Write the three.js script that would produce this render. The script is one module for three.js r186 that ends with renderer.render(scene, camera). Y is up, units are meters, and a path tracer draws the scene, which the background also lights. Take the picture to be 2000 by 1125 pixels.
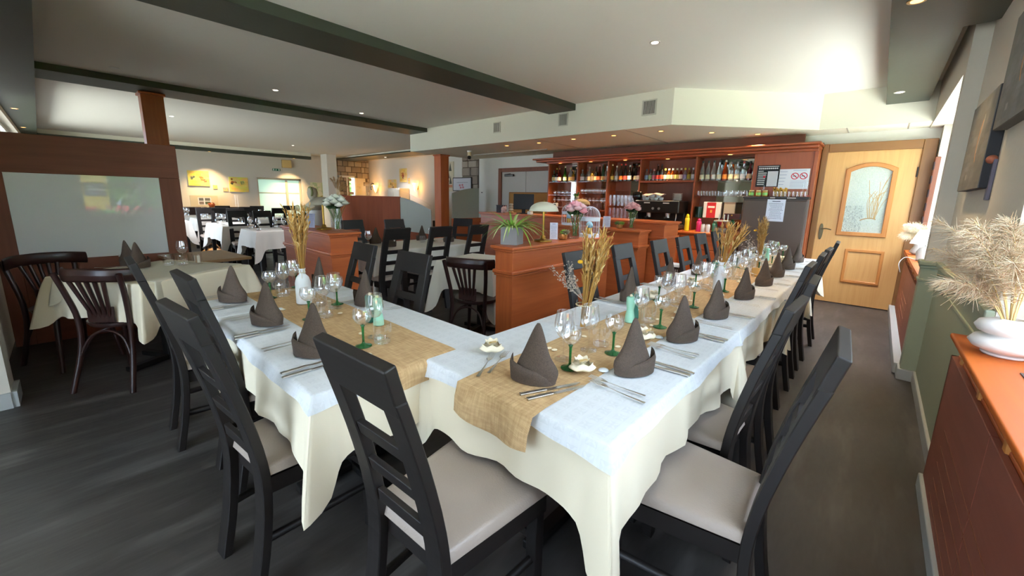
import * as THREE from 'three';
import { RoundedBoxGeometry } from 'three/addons/geometries/RoundedBoxGeometry.js';
import { mergeGeometries, mergeVertices, toCreasedNormals } from 'three/addons/utils/BufferGeometryUtils.js';
import { RectAreaLightUniformsLib } from 'three/addons/lights/RectAreaLightUniformsLib.js';

// ---------- camera, sky, exposure ----------
const scene = new THREE.Scene();
const D2R = Math.PI / 180;
const camera = new THREE.PerspectiveCamera(2 * Math.atan(562.5 / 781.39) / D2R, 2000 / 1125, 0.05, 200);
camera.position.set(0, 1.36, 0);
camera.rotation.set(-10.728 * D2R, 41.842 * D2R, 1.248 * D2R, 'YXZ');
camera.setViewOffset(2000, 1125, -4.7, 27.8, 2000, 1125);
scene.add(camera);
const renderer = new THREE.WebGLRenderer({ antialias: true });
renderer.toneMapping = THREE.LinearToneMapping;
renderer.toneMappingExposure = 1.27;
renderer.outputColorSpace = THREE.SRGBColorSpace;
renderer.shadowMap.enabled = true;
RectAreaLightUniformsLib.init();
scene.background = new THREE.Color().setRGB(0.76, 0.95, 1.2);
scene.backgroundIntensity = 7;
const sun = new THREE.DirectionalLight(0xe6f2ff, 64);
sun.position.set(1.7, 20, 0.8); sun.target.position.set(0, 0, 0); sun.castShadow = true; sun.name = 'sun';
Object.assign(sun.shadow.camera, { left: -20, right: 20, top: 20, bottom: -20, near: 1, far: 60 }); sun.shadow.mapSize.set(2048, 2048);
scene.add(sun, sun.target);
const SPOT = 9, SCONCE = 0.9;

// ---------- helpers ----------
const rng = (s) => () => { s |= 0; s = s + 0x6D2B79F5 | 0; let t = Math.imul(s ^ s >>> 15, 1 | s); t = t + Math.imul(t ^ t >>> 7, 61 | t) ^ t; return ((t ^ t >>> 14) >>> 0) / 4294967296; };
const R0 = rng(7);
const rr = (a, b, r = R0) => a + (b - a) * r();
const taken = {};
function numbered(n) { n = n.replace(/_\d{3}$/, ''); const k = taken[n] = (taken[n] ?? -1) + 1; return k ? n + '_' + String(k).padStart(3, '0') : n; }
function tag(o, label, category, group) { o.userData = { label, category }; if (group) o.userData.group = group; return o; }
function thing(name, label, category, [x, y, z] = [0, 0, 0], turn = 0, group) {
  const o = new THREE.Group(); o.name = numbered(name); scene.add(o); o.position.set(x, y, z); o.rotation.y = turn; tag(o, label, category, group); return o;
}
function dup(root, name, [x, y, z], turn, label, category, group) {
  const c = root.clone(); c.name = numbered(name ?? root.name); scene.add(c); c.position.set(x, y, z); c.rotation.y = turn; tag(c, label, category, group); return c;
}
// first use moves the prototype itself, later uses copy it
function placer(make, name, category) { let proto = null; return (p, turn, label, group) => { if (!proto) { proto = make(); proto.name = numbered(name); scene.add(proto); proto.position.set(...p); proto.rotation.y = turn; return tag(proto, label, category, group); } return dup(proto, name, p, turn, label, category, group); }; }
function norm(g) { if (g.index) g = g.toNonIndexed(); for (const k of Object.keys(g.attributes)) if (!['position', 'normal', 'uv'].includes(k)) g.deleteAttribute(k); if (!g.attributes.uv) g.setAttribute('uv', new THREE.BufferAttribute(new Float32Array(g.attributes.position.count * 2), 2)); if (!g.attributes.normal) g.computeVertexNormals(); g.morphAttributes = {}; return g; }
function merge(gs) { gs = [].concat(gs).map(norm); return gs.length > 1 ? mergeGeometries(gs) : gs[0]; }
// uv in metres from the two axes across each face; v runs along the grain axis (0 x, 1 y, 2 z)
function metreUV(g, grain, off = 0) {
  const p = g.attributes.position, n = g.attributes.normal, uv = new Float32Array(p.count * 2);
  for (let i = 0; i < p.count; i += 3) {
    let nx = 0, ny = 0, nz = 0; for (let k = 0; k < 3; k++) { nx += n.getX(i + k); ny += n.getY(i + k); nz += n.getZ(i + k); }
    const a = [Math.abs(nx), Math.abs(ny), Math.abs(nz)], ax = a.indexOf(Math.max(...a)); let [u, v] = [0, 1, 2].filter((q) => q !== ax); if (u === grain) [u, v] = [v, u];
    for (let k = 0; k < 3; k++) { const c = [p.getX(i + k), p.getY(i + k), p.getZ(i + k)]; uv[(i + k) * 2] = c[u] + off + ax * 0.37; uv[(i + k) * 2 + 1] = c[v] + off * 1.7; }
  }
  g.setAttribute('uv', new THREE.BufferAttribute(uv, 2)); return g;
}
let uvOff = 0;
function obj(name, gs, m, parent, grain) {
  const g = merge(gs); if (m.userData.metre) metreUV(g, grain ?? m.userData.grain ?? 1, (uvOff += 0.173));
  const o = new THREE.Mesh(g, m); o.castShadow = o.receiveShadow = true;
  if (parent) { o.name = name; parent.add(o); } else { o.name = numbered(name); scene.add(o); }
  return o;
}
function struct(name, gs, m, parent, grain) { const o = obj(name, gs, m, parent, grain); if (!parent) { o.userData = { kind: 'structure' }; } return o; }
function structGroup(name, p = [0, 0, 0]) { const o = new THREE.Group(); o.name = name; scene.add(o); o.position.set(...p); o.userData = { kind: 'structure' }; return o; }
const V3 = (x, y, z) => new THREE.Vector3(x, y, z);
function bx(w, h, d, x = 0, y = 0, z = 0, r = 0) { const g = r > 0 ? new RoundedBoxGeometry(w, h, d, 1, Math.min(r, w / 2.1, h / 2.1, d / 2.1)) : new THREE.BoxGeometry(w, h, d); return g.translate(x, y, z); }
// box from its bounds
function bb(x0, x1, y0, y1, z0, z1, r = 0) { return bx(x1 - x0, y1 - y0, z1 - z0, (x0 + x1) / 2, (y0 + y1) / 2, (z0 + z1) / 2, r); }
function cyl(r0, r1, h, x = 0, y = 0, z = 0, n = 12) { return new THREE.CylinderGeometry(r1, r0, h, n).translate(x, y + h / 2, z); }   // r0 at the bottom
function rod(a, b, r, r2 = r, n = 6) { const A = V3(...a), B = V3(...b), d = B.clone().sub(A), g = new THREE.CylinderGeometry(r2, r, d.length(), n); g.applyQuaternion(new THREE.Quaternion().setFromUnitVectors(V3(0, 1, 0), d.clone().normalize())); const m = A.add(B).multiplyScalar(0.5); return g.translate(m.x, m.y, m.z); }
function tube(pts, r, n = 24, s = 6) { return new THREE.TubeGeometry(new THREE.CatmullRomCurve3(pts.map((p) => V3(...p))), n, r, s); }
function lathe(pts, n = 16, x = 0, y = 0, z = 0) { return new THREE.LatheGeometry(pts.map((p) => new THREE.Vector2(Math.max(p[0], 1e-4), p[1])), n).translate(x, y, z); }
function shape(pts) { return new THREE.Shape(pts.map((p) => new THREE.Vector2(...p))); }
function extr(pts, depth, bevel = 0, holes = []) { const s = Array.isArray(pts) ? shape(pts) : pts; s.holes.push(...holes.map((h) => new THREE.Path(h.map((p) => new THREE.Vector2(...p))))); return new THREE.ExtrudeGeometry(s, { depth, bevelEnabled: bevel > 0, bevelThickness: bevel, bevelSize: bevel, bevelSegments: 1, curveSegments: 16 }); }
// plan outline (x, z) raised from y0 to y1
function plan(pts, y0, y1) { return extr(pts.map(([x, z]) => [x, -z]), y1 - y0).rotateX(-Math.PI / 2).translate(0, y0, 0); }
// grid surface f(u, v) -> [x, y, z]
function grid(f, nu, nv) {
  const p = [], uv = [], ix = [];
  for (let j = 0; j <= nv; j++) for (let i = 0; i <= nu; i++) { p.push(...f(i / nu, j / nv)); uv.push(i / nu, j / nv); }
  for (let j = 0; j < nv; j++) for (let i = 0; i < nu; i++) { const a = j * (nu + 1) + i, b = a + 1, c = a + nu + 1, d = c + 1; ix.push(a, b, d, a, d, c); }
  const g = new THREE.BufferGeometry(); g.setAttribute('position', new THREE.Float32BufferAttribute(p, 3)); g.setAttribute('uv', new THREE.Float32BufferAttribute(uv, 2)); g.setIndex(ix); g.computeVertexNormals(); return g;
}

// ---------- procedural textures ----------
const hash = (x, y, s) => { let h = Math.imul(x, 374761393) + Math.imul(y, 668265263) + Math.imul(s, 974634777) | 0; h = Math.imul(h ^ h >>> 13, 1274126177); return ((h ^ h >>> 16) >>> 0) / 4294967296; };
function vn(x, y, px, py, s) { const X = Math.floor(x), Y = Math.floor(y), f = x - X, g = y - Y, a = f * f * (3 - 2 * f), b = g * g * (3 - 2 * g), m = (q, n) => ((q % n) + n) % n; const h = (i, j) => hash(m(X + i, px), m(Y + j, py), s); return (h(0, 0) * (1 - a) + h(1, 0) * a) * (1 - b) + (h(0, 1) * (1 - a) + h(1, 1) * a) * b; }
function fbm(u, v, fu, fv, s, oct = 4) { let t = 0, a = 0.5, n = 0; for (let k = 0; k < oct; k++) { t += a * vn(u * fu, v * fv, fu, fv, s + k); n += a; a /= 2; fu *= 2; fv *= 2; } return t / n; }
function tex(size, f, srgb, rep = 1) {
  const d = new Uint8Array(size * size * 4);
  for (let y = 0; y < size; y++) for (let x = 0; x < size; x++) { let c = f(x / size, y / size, x, y); if (!Array.isArray(c)) c = [c, c, c]; const i = (y * size + x) * 4; for (let k = 0; k < 3; k++) d[i + k] = Math.max(0, Math.min(255, c[k] * 255)); d[i + 3] = 255; }
  const t = new THREE.DataTexture(d, size, size); t.wrapS = t.wrapT = THREE.RepeatWrapping; t.magFilter = THREE.LinearFilter; t.minFilter = THREE.LinearMipmapLinearFilter; t.generateMipmaps = true; t.repeat.set(rep, rep);
  if (srgb) t.colorSpace = THREE.SRGBColorSpace; t.needsUpdate = true; return t;
}
const mix = (a, b, t) => a.map((v, i) => v + (b[i] - v) * t);
const hexc = (h) => [(h >> 16 & 255) / 255, (h >> 8 & 255) / 255, (h & 255) / 255];
function woodTex(c0, c1, s, fu = 40, fv = 3, size = 512, rep = 0.8) {
  const a = hexc(c0), b = hexc(c1);
  return tex(size, (u, v) => { const w = fbm(u, v, 5, 2, s, 3), g = fbm(u + w * 0.06, v, fu, fv, s + 9, 4), st = vn(u * 120, v * 6, 120, 6, s + 20); return mix(a, b, Math.min(1, Math.max(0, 0.15 + 0.5 * g + 0.45 * (w - 0.35) + 0.18 * (st - 0.5)))); }, true, rep);
}
const M = {};
function mat(k, o, metre, grain) { const m = new (o.transmission !== undefined || o.clearcoat !== undefined || o.sheen !== undefined ? THREE.MeshPhysicalMaterial : THREE.MeshStandardMaterial)(o); m.name = k; if (metre) m.userData = { metre: true, grain }; return M[k] = m; }
const grainBump = tex(256, (u, v) => fbm(u, v, 60, 5, 3, 3), false, 1);
mat('cherry', { map: woodTex(0xa85028, 0xd6763e, 11), roughness: 0.36, bumpMap: grainBump, bumpScale: 0.0006 }, true, 1);
mat('cherryDark', { map: woodTex(0x71402d, 0x8e583f, 12), roughness: 0.62, bumpMap: grainBump, bumpScale: 0.0006 }, true, 1);
mat('cherryCab', { map: woodTex(0x8c4426, 0xae5c34, 22), roughness: 0.4 }, true, 1);
mat('cabBack', { map: woodTex(0x7a4a38, 0x8e5c48, 23), roughness: 0.45 }, true, 1);
mat('cherryMid', { map: woodTex(0x7a3418, 0x964a26, 13), roughness: 0.75 }, true, 1);
mat('ledge', { map: woodTex(0xb0500a, 0xca660e, 14), roughness: 0.55, bumpMap: grainBump, bumpScale: 0.0003 }, true, 2);
mat('panelRed', { map: woodTex(0x864838, 0xa05c48, 15, 26, 3), roughness: 0.5 }, true, 2);
mat('oak', { map: woodTex(0xcc9656, 0xe4b674, 16, 50, 3), roughness: 0.42, bumpMap: grainBump, bumpScale: 0.0004 }, true, 1);
mat('oakTrim', { map: woodTex(0xb87436, 0xd08c48, 17, 50, 3), roughness: 0.36 }, true, 1);
mat('oakFrame', { map: woodTex(0x7e552c, 0x9a6c3c, 18, 50, 3), roughness: 0.42 }, true, 1);
mat('chairWood', { map: woodTex(0x171311, 0x231c19, 19, 30, 4, 256, 1.5), roughness: 0.5, bumpMap: grainBump, bumpScale: 0.0005 }, true, 1);
mat('bistroWood', { map: woodTex(0x24120f, 0x3a1e18, 20, 30, 4, 256, 1.5), roughness: 0.35 }, true, 1);
mat('tableWood', { map: woodTex(0x7a5a38, 0x9a7850, 21), roughness: 0.4 }, true, 0);
const floorT = tex(1024, (u, v) => { const a = fbm(u, v, 3, 4, 31, 5), b = fbm(u + a * 0.2, v, 9, 30, 41, 4), c = vn(u * 60, v * 260, 60, 260, 51); const t = 0.35 * a + 0.4 * b + 0.12 * c; const w = fbm(u, v, 2, 2, 61, 3); const q = 0.34 * Math.max(0, fbm(u + 0.1 * a, v, 5, 34, 65, 4) - 0.54) + 0.1 * (a - 0.5); return [0.155 + 0.14 * t + 0.03 * w + q, 0.153 + 0.14 * t + 0.012 * w + q, 0.153 + 0.14 * t - 0.006 * w + q]; }, true, 0.42);
mat('floor', { map: floorT, roughness: 0.5, roughnessMap: tex(256, (u, v) => 0.75 + 0.25 * fbm(u, v, 6, 20, 71), false, 0.42), bumpMap: tex(512, (u, v) => fbm(u, v, 12, 60, 81, 4), false, 0.8), bumpScale: 0.0012 }, true, 0);
const plasterB = tex(512, (u, v) => fbm(u, v, 40, 40, 91, 3), false, 1.2);
mat('wall', { color: 0xcfc8ba, roughness: 0.9, bumpMap: plasterB, bumpScale: 0.001 }, true);
mat('wallWhite', { color: 0xdedbd2, roughness: 0.9, bumpMap: plasterB, bumpScale: 0.001 }, true);
mat('soffitPaint', { color: 0xe6e2cf, roughness: 0.9, bumpMap: plasterB, bumpScale: 0.0006 }, true);
mat('ceiling', { color: 0xe6e2d8, roughness: 0.95, bumpMap: plasterB, bumpScale: 0.0004 }, true);
mat('green', { color: 0x9aa28a, roughness: 0.55, bumpMap: plasterB, bumpScale: 0.0004 }, true);
mat('beamGreen', { color: 0x3c4236, roughness: 0.5, bumpMap: plasterB, bumpScale: 0.0003 }, true);
mat('skirting', { color: 0xa9aca9, roughness: 0.6 });
mat('white', { color: 0xe8e6e0, roughness: 0.5 });
mat('offwhite', { color: 0xd8d2c0, roughness: 0.6 });
mat('stone', { map: tex(512, (u, v) => { const t = fbm(u, v, 14, 14, 101, 5); return mix([0.52, 0.44, 0.36], [0.72, 0.64, 0.54], t); }, true, 1.5), roughness: 0.95, bumpMap: tex(256, (u, v) => fbm(u, v, 20, 20, 103, 4), false, 1.5), bumpScale: 0.006 }, true);
mat('mortar', { color: 0x6a5d50, roughness: 1 });
const weave = tex(256, (u, v) => 0.5 + 0.25 * Math.sin(u * 2 * Math.PI * 64) * Math.cos(v * 2 * Math.PI * 32) + 0.2 * fbm(u, v, 30, 30, 111, 2), false, 6);
mat('cream', { color: 0xeadec2, roughness: 0.85, sheen: 0.3, sheenRoughness: 0.6, bumpMap: weave, bumpScale: 0.0006 }, true);
const damask = (u, v) => { const X = u * 8, Y = v * 8, a = Math.abs((X % 1) - 0.5), b = Math.abs((Y % 1) - 0.5), d = Math.max(a, b), e = Math.abs(a - b); return (d > 0.34 ? 1 : 0) ^ (e < 0.08 && d < 0.3 ? 1 : 0) ^ (d < 0.1 ? 1 : 0); };
mat('overlay', { map: tex(512, (u, v) => { const t = damask(u, v) * 0.022 + 0.025 * fbm(u, v, 80, 20, 121, 2); return [0.80 + t, 0.81 + t, 0.815 + t]; }, true, 2.4), roughness: 0.7, sheen: 0.3, sheenRoughness: 0.5, bumpMap: tex(512, (u, v) => 0.5 * damask(u, v) + 0.3 * fbm(u, v, 60, 60, 123, 2), false, 2.4), bumpScale: 0.0003 }, true);
mat('burlap', { map: tex(512, (u, v) => { const t = 0.5 + 0.3 * Math.sin(u * 2 * Math.PI * 90) * Math.sin(v * 2 * Math.PI * 90) + 0.5 * (fbm(u, v, 90, 12, 131, 2) - 0.5) + 0.5 * (fbm(u, v, 12, 90, 133, 2) - 0.5); return mix([0.66, 0.52, 0.35], [0.86, 0.73, 0.54], t); }, true, 2.2), roughness: 0.95, bumpMap: tex(256, (u, v) => 0.5 + 0.5 * Math.sin(u * 2 * Math.PI * 60) * Math.sin(v * 2 * Math.PI * 60), false, 3), bumpScale: 0.0012 }, true);
mat('napkin', { map: tex(256, (u, v) => { const t = fbm(u, v, 100, 100, 141, 2); return mix([0.26, 0.212, 0.176], [0.38, 0.32, 0.272], t); }, true, 6), roughness: 0.9, sheen: 0.4, sheenRoughness: 0.6, bumpMap: weave, bumpScale: 0.0008, side: THREE.DoubleSide }, true);
mat('seat', { color: 0xa5978b, roughness: 0.42, bumpMap: tex(256, (u, v) => fbm(u, v, 60, 60, 151, 2), false, 5), bumpScale: 0.0005 }, true);
mat('steel', { color: 0xd2cfc8, metalness: 1, roughness: 0.36 });
mat('darkSteel', { color: 0x4a4844, metalness: 0.9, roughness: 0.35 });
mat('brass', { color: 0xb89448, metalness: 1, roughness: 0.28 });
mat('black', { color: 0x131313, roughness: 0.4 });
mat('blackMetal', { color: 0x1b1a19, roughness: 0.45, metalness: 0.4 });
mat('glass', { color: 0xffffff, transmission: 1, thickness: 0, roughness: 0.02, ior: 1.5 });
mat('crystal', { color: 0xffffff, transmission: 1, thickness: 0, roughness: 0.0, ior: 2.2 });
mat('glassFoot', { color: 0xfcfcfc, transmission: 1, thickness: 0, roughness: 0.02, ior: 1.9 });
mat('glassGreen', { color: 0x3fae58, transmission: 0.75, thickness: 0.006, attenuationColor: new THREE.Color(0x0c8a30), attenuationDistance: 0.008, roughness: 0.05, ior: 1.5 });
mat('mirror', { color: 0xb8b8b4, metalness: 1, roughness: 0.03 });
mat('blind', { color: 0xd4e2d8, roughness: 1, transmission: 0.32, thickness: 0 });
mat('frosted', { color: 0xeceeec, roughness: 0.75, transmission: 0.1, thickness: 0, clearcoat: 1, clearcoatRoughness: 0.02 });
mat('frostedGreen', { color: 0xc0c2b4, roughness: 0.8, transmission: 0.35, thickness: 0 });
mat('paper', { color: 0xe6e8ee, roughness: 0.8 });
const glow = (k, c, i) => mat(k, { color: 0xffffff, emissive: c, emissiveIntensity: i, roughness: 0.5 });
glow('lampGlow', 0xfff0d8, 5); glow('warmGlow', 0xffb860, 3.2);
function plain(hex, rough = 0.6, extra = {}) { const k = 'c' + hex.toString(16) + rough + JSON.stringify(extra); return M[k] ??= mat(k, { color: hex, roughness: rough, ...extra }); }
function canvasMat(w, h, draw, rough = 0.7) { const c = document.createElement('canvas'); c.width = w; c.height = h; draw(c.getContext('2d'), w, h); const t = new THREE.CanvasTexture(c); t.colorSpace = THREE.SRGBColorSpace; return new THREE.MeshStandardMaterial({ map: t, roughness: rough }); }
// ---------- the setting ----------
const CE = 2.745, SO = 2.31, BW = -7.17;
struct('floor', bb(-16.2, 0.65, -0.1, 0, -8.8, 2.4), M.floor);
struct('ceiling', bb(-16.2, 0.7, CE, CE + 0.15, -8.8, 2.4), M.ceiling);
// right wall: pilaster, wall with pictures, parapets and lintels of two windows
struct('wall_right', [bb(0.40, 0.66, 0, CE, -4.32, -2.42), bb(0.31, 0.66, 0, CE, -4.44, -4.318), bb(0.46, 0.66, 0, 0.79, -7.3, -4.44), bb(0.31, 0.66, 2.3, CE, -7.3, -4.44), bb(0.42, 0.66, 0.77, 2.3, -7.3, -6.96),
  bb(0.40, 0.66, 0, 0.79, -2.42, -0.2), bb(0.40, 0.66, 2.3, CE, -2.42, -0.2), bb(0.40, 0.66, 0, CE, -0.2, 2.4)], M.wall);
const FB = -8.6;
struct('wall_back', [bb(-7.7, 0.66, 0, CE, BW - 0.25, BW), bb(-7.7, -7.45, 0, CE, FB, BW - 0.2), bb(-16.2, -7.45, 0, CE, FB - 0.25, FB)], M.wallWhite);
struct('wall_left', [bb(-16.2, -15.9, 0, CE, -4.5, 0.6), bb(-16.2, -15.9, 0, CE, -8.8, -7.97), bb(-16.2, -15.9, 0, CE, -7.25, -5.95), bb(-16.2, -15.9, 0, 1.02, -7.97, -7.25), bb(-16.2, -15.9, 2.05, CE, -7.97, -7.25), bb(-16.2, -15.9, 1.87, CE, -5.95, -4.5)], M.wall);
struct('wall_front', [bb(-16.2, -13.6, 0, CE, 0.45, 0.7), bb(-8.6, -3.95, 0, CE, 0.45, 0.7), bb(-13.6, -8.6, 0, 0.6, 0.45, 0.7), bb(-13.6, -8.6, 2.45, CE, 0.45, 0.7), bb(-4.1, -3.87, 0, CE, 0.37, 2.4),
  bb(-3.87, 0.66, 0, 0.5, 2.2, 2.4), bb(-3.87, 0.66, 2.45, CE, 2.2, 2.4), bb(-3.87, -2.5, 0.5, 2.45, 2.2, 2.4), bb(0.1, 0.66, 0.5, 2.45, 2.2, 2.4)], M.wall);
struct('pillar', bb(-15.25, -14.75, 0, CE, -6.75, -6.4, 0.01), M.wallWhite);
function windowUnit(name, axis, at, a0, a1, y0, y1, mull, rails, paneM = M.glass, frameM = M.white) {   // axis 'x': the pane lies in a plane x = at
  const g = structGroup(name), B = (p0, p1, q0, q1, d) => axis === 'x' ? bb(at - d, at + d, q0, q1, p0, p1) : bb(p0, p1, q0, q1, at - d, at + d);
  const f = [B(a0, a0 + 0.06, y0, y1, 0.035), B(a1 - 0.06, a1, y0, y1, 0.035), B(a0, a1, y0, y0 + 0.06, 0.035), B(a0, a1, y1 - 0.06, y1, 0.035)];
  obj('window_frame', f, frameM, g);
  for (const m of mull) obj('mullion', B(m - 0.035, m + 0.035, y0 + 0.05, y1 - 0.05, 0.03), frameM, g);
  for (const r of rails) obj('glazing_bar', B(a0 + 0.05, a1 - 0.05, r - 0.012, r + 0.012, 0.012), frameM, g);
  const e = [a0, ...mull, a1]; for (let i = 0; i + 1 < e.length; i++) obj('pane', B(e[i] + 0.03, e[i + 1] - 0.03, y0 + 0.05, y1 - 0.05, 0.002), paneM, g);
}
windowUnit('window_1', 'x', 0.60, -2.42, -0.2, 0.825, 2.3, [-1.1], [1.42]);
windowUnit('window_2', 'x', 0.58, -6.96, -4.44, 0.825, 2.3, [-5.7], []);
windowUnit('window_3', 'z', 2.3, -2.5, 0.1, 0.5, 2.45, [-1.2], []);
windowUnit('window_4', 'z', 0.6, -13.6, -8.6, 0.6, 2.45, [-12.35, -11.1, -9.85], []);
windowUnit('window_5', 'x', -16.05, -5.95, -4.5, 0, 1.87, [-5.46], [0.55, 1.35], M.blind, plain(0xc8bca4, 0.6));
// window in the stone corner at the back of the far room: frame and daylit leaves seen through it
// soffit over the bar, its grooved underside and the beams
const sof = [[-7.85, -5.25], [-2.1, -5.25], [-0.73, -6.67], [0.42, -6.67], [0.42, -7.2], [-7.85, -7.2]];
struct('soffit', plan(sof, SO, CE), M.soffitPaint);
const seamM = plain(0xb9b2a4, 0.8);
struct('trim_1', [bx(0.012, 0.006, 1.5, -2.75, SO - 0.002, -6.05), bx(0.012, 0.006, 1.5, -4.35, SO - 0.002, -6.05), bx(0.012, 0.006, 0.45, -0.45, SO - 0.002, -6.9), bx(0.012, 0.006, 0.45, 0.12, SO - 0.002, -6.9), bx(2.1, 0.02, 0.02, -6.0, SO - 0.008, -6.4)], seamM);
struct('beam_1', bb(-4.05, -3.555, 2.655, CE, -5.25, 2.2, 0.004), M.beamGreen, null, 2);
struct('beam_2', bb(-7.82, -7.22, 2.667, CE, -5.25, 0.1, 0.004), M.beamGreen, null, 2);
{ const g = structGroup('beam_3'); obj('upper_board', bb(-15.35, -15.2, 2.64, CE, -6.05, 0.25), M.soffitPaint, g); obj('lower_board', bb(-15.35, -15.18, 2.54, 2.64, -6.05, 0.25), M.beamGreen, g, 2); }
{ const g = structGroup('beam_4'); obj('box', bb(-15.9, -7.8, 2.70, CE, -7.95, -7.25), M.soffitPaint, g); obj('soffit_board', bb(-15.9, -7.8, 2.66, 2.70, -8.0, -7.2, 0.003), M.beamGreen, g, 0); }
struct('beam_left', plan([[-15.6, 0.25], [-3.88, -0.03], [-3.88, 0.5], [-15.6, 0.5]], 2.537, CE), M.beamGreen, null, 0);
{ const sh = [[-0.12, -6.66], [0.24, -6.66], [0.24, -4.13]]; for (let i = 0; i <= 6; i++) { const a = i / 6 * Math.PI / 2; sh.push([0.34 + 0.07 * Math.sin(a), -4.06 - 0.07 * Math.cos(a)]); } sh.push([0.41, 2.2], [-0.12, 2.2]); struct('beam_right', plan(sh, 2.537, CE), M.beamGreen, null, 2); }
// wainscot, rails, skirting
struct('wainscot', [bb(0.386, 0.402, 0.06, 0.93, -4.32, -2.42), bb(0.296, 0.402, 0.06, 0.93, -4.45, -4.306)], M.green);
struct('trim_2', [bb(0.368, 0.402, 0.925, 0.96, -4.335, -2.42, 0.008), bb(0.278, 0.402, 0.925, 0.96, -4.45, -4.288, 0.008), bb(0.378, 0.402, 0.905, 0.925, -4.32, -2.42, 0.005), bb(0.286, 0.402, 0.905, 0.925, -4.45, -4.296, 0.005), bb(0.38, 0.402, 0.80, 0.822, -4.32, -2.42, 0.006), bb(0.288, 0.402, 0.80, 0.822, -4.45, -4.298, 0.006)], M.green);
struct('baseboard_right', [bb(0.37, 0.402, 0, 0.09, -4.32, -2.66, 0.006), bb(0.28, 0.402, 0, 0.09, -4.44, -4.29, 0.006), bb(0.262, 0.32, 0, 0.09, -7.1, -4.44, 0.006), bb(0.322, 0.36, 0, 0.075, -2.66, 1.1, 0.006)], M.skirting);
struct('baseboard_left', [bb(-3.88, -3.85, 0, 0.1, 0.37, 2.2), bb(-4.1, -3.86, 0, 0.1, 0.345, 0.375)], M.skirting);
// posts
for (const [x0, x1, z0, z1, y1, n] of [[-7.8, -7.56, -1.1, -0.86, 2.66, 'post_1'], [-7.86, -7.62, -6.13, -5.89, 2.305, 'post_2']]) {
  const g = structGroup(n); obj('shaft', bb(x0, x1, 0, y1 - 0.03, z0, z1, 0.006), M.cherry, g); obj('capital', bb(x0 - 0.02, x1 + 0.02, y1 - 0.03, y1, z0 - 0.02, z1 + 0.02, 0.004), M.cherry, g);
}
// stone facings: single blocks in courses
function stones(name, x0, x1, y0, y1, z, holes, seed) {
  const g = structGroup(name), r = rng(seed); const q = holes[0]; obj('mortar', q ? [bb(x0, q[0], y0, y1, z, z + 0.03), bb(q[1], x1, y0, y1, z, z + 0.03), bb(q[0], q[1], q[3], y1, z, z + 0.03)] : bb(x0, x1, y0, y1, z, z + 0.03), M.mortar, g);
  const vs = []; for (let k = 0; k < 5; k++) vs.push(plain([0xb0a494, 0xa29688, 0xbcb0a0, 0x968a7c, 0xaa9e8e][k], 0.95, { bumpMap: M.stone.bumpMap, bumpScale: 0.006 }));
  for (let y = y0; y < y1 - 0.02;) { const h = Math.min(rr(0.12, 0.26, r), y1 - y); for (let x = x0; x < x1 - 0.02;) { const w = Math.min(rr(0.14, 0.42, r), x1 - x), cx = x + w / 2, cy = y + h / 2; if (!holes.some((q) => cx > q[0] && cx < q[1] && cy > q[2] && cy < q[3])) obj('stone', bx(w - 0.018, h - 0.018, 0.06, cx, cy, z + 0.035 + rr(-0.008, 0.008, r), 0.014), vs[Math.floor(r() * 5)], g); x += w; } y += h; }
  return g;
}
stones('stone_facing_1', -8.58, -7.1, 1.0, CE - 0.01, 0, [[-7.95, -7.25, 1.0, 2.08]], 5).rotation.set(0, Math.PI / 2, 0); scene.children[scene.children.length - 1].position.set(-15.9, 0, -15.68);
stones('stone_facing_2', -9.97, -9.23, 1.3, CE - 0.01, FB, [], 6);
{ const g = structGroup('window_6'); obj('window_frame', [bb(-15.9, -15.8, 1.0, 2.08, -7.3, -7.23), bb(-15.9, -15.8, 1.0, 2.08, -7.99, -7.92), bb(-15.9, -15.8, 2.01, 2.08, -7.99, -7.23), bb(-15.9, -15.8, 1.0, 1.05, -7.99, -7.23)], M.white, g); obj('glazing_bar', bb(-15.9, -15.82, 1.0, 2.05, -7.64, -7.6), M.white, g);
  obj('pane', bb(-15.87, -15.86, 1.05, 2.02, -7.95, -7.27), M.glass, g); }
// partition with the big frosted pane
{ const g = structGroup('partition_1'), x0 = -5.42, x1 = -5.36; 
  obj('top_board', bb(x0, x1, 1.48, 1.8, -0.82, 0.43, 0.006), M.cherryDark, g, 2); obj('bottom_board', bb(x0, x1, 0, 0.735, -0.66, 0.31, 0.004), M.cherryDark, g, 2);
  obj('side_board', bb(x0, x1, 0, 1.48, -0.82, -0.66, 0.004), M.cherryDark, g); obj('side_board', bb(x0, x1, 0, 1.48, 0.31, 0.43, 0.004), M.cherryDark, g);
  obj('pane', bb(-5.396, -5.37, 0.725, 1.488, -0.665, 0.315), M.frosted, g); for (const z of [-0.3, 0.0]) obj('pane_clip', bx(0.02, 0.02, 0.03, -5.36, 0.735, z, 0.004), M.steel, g); }
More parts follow.
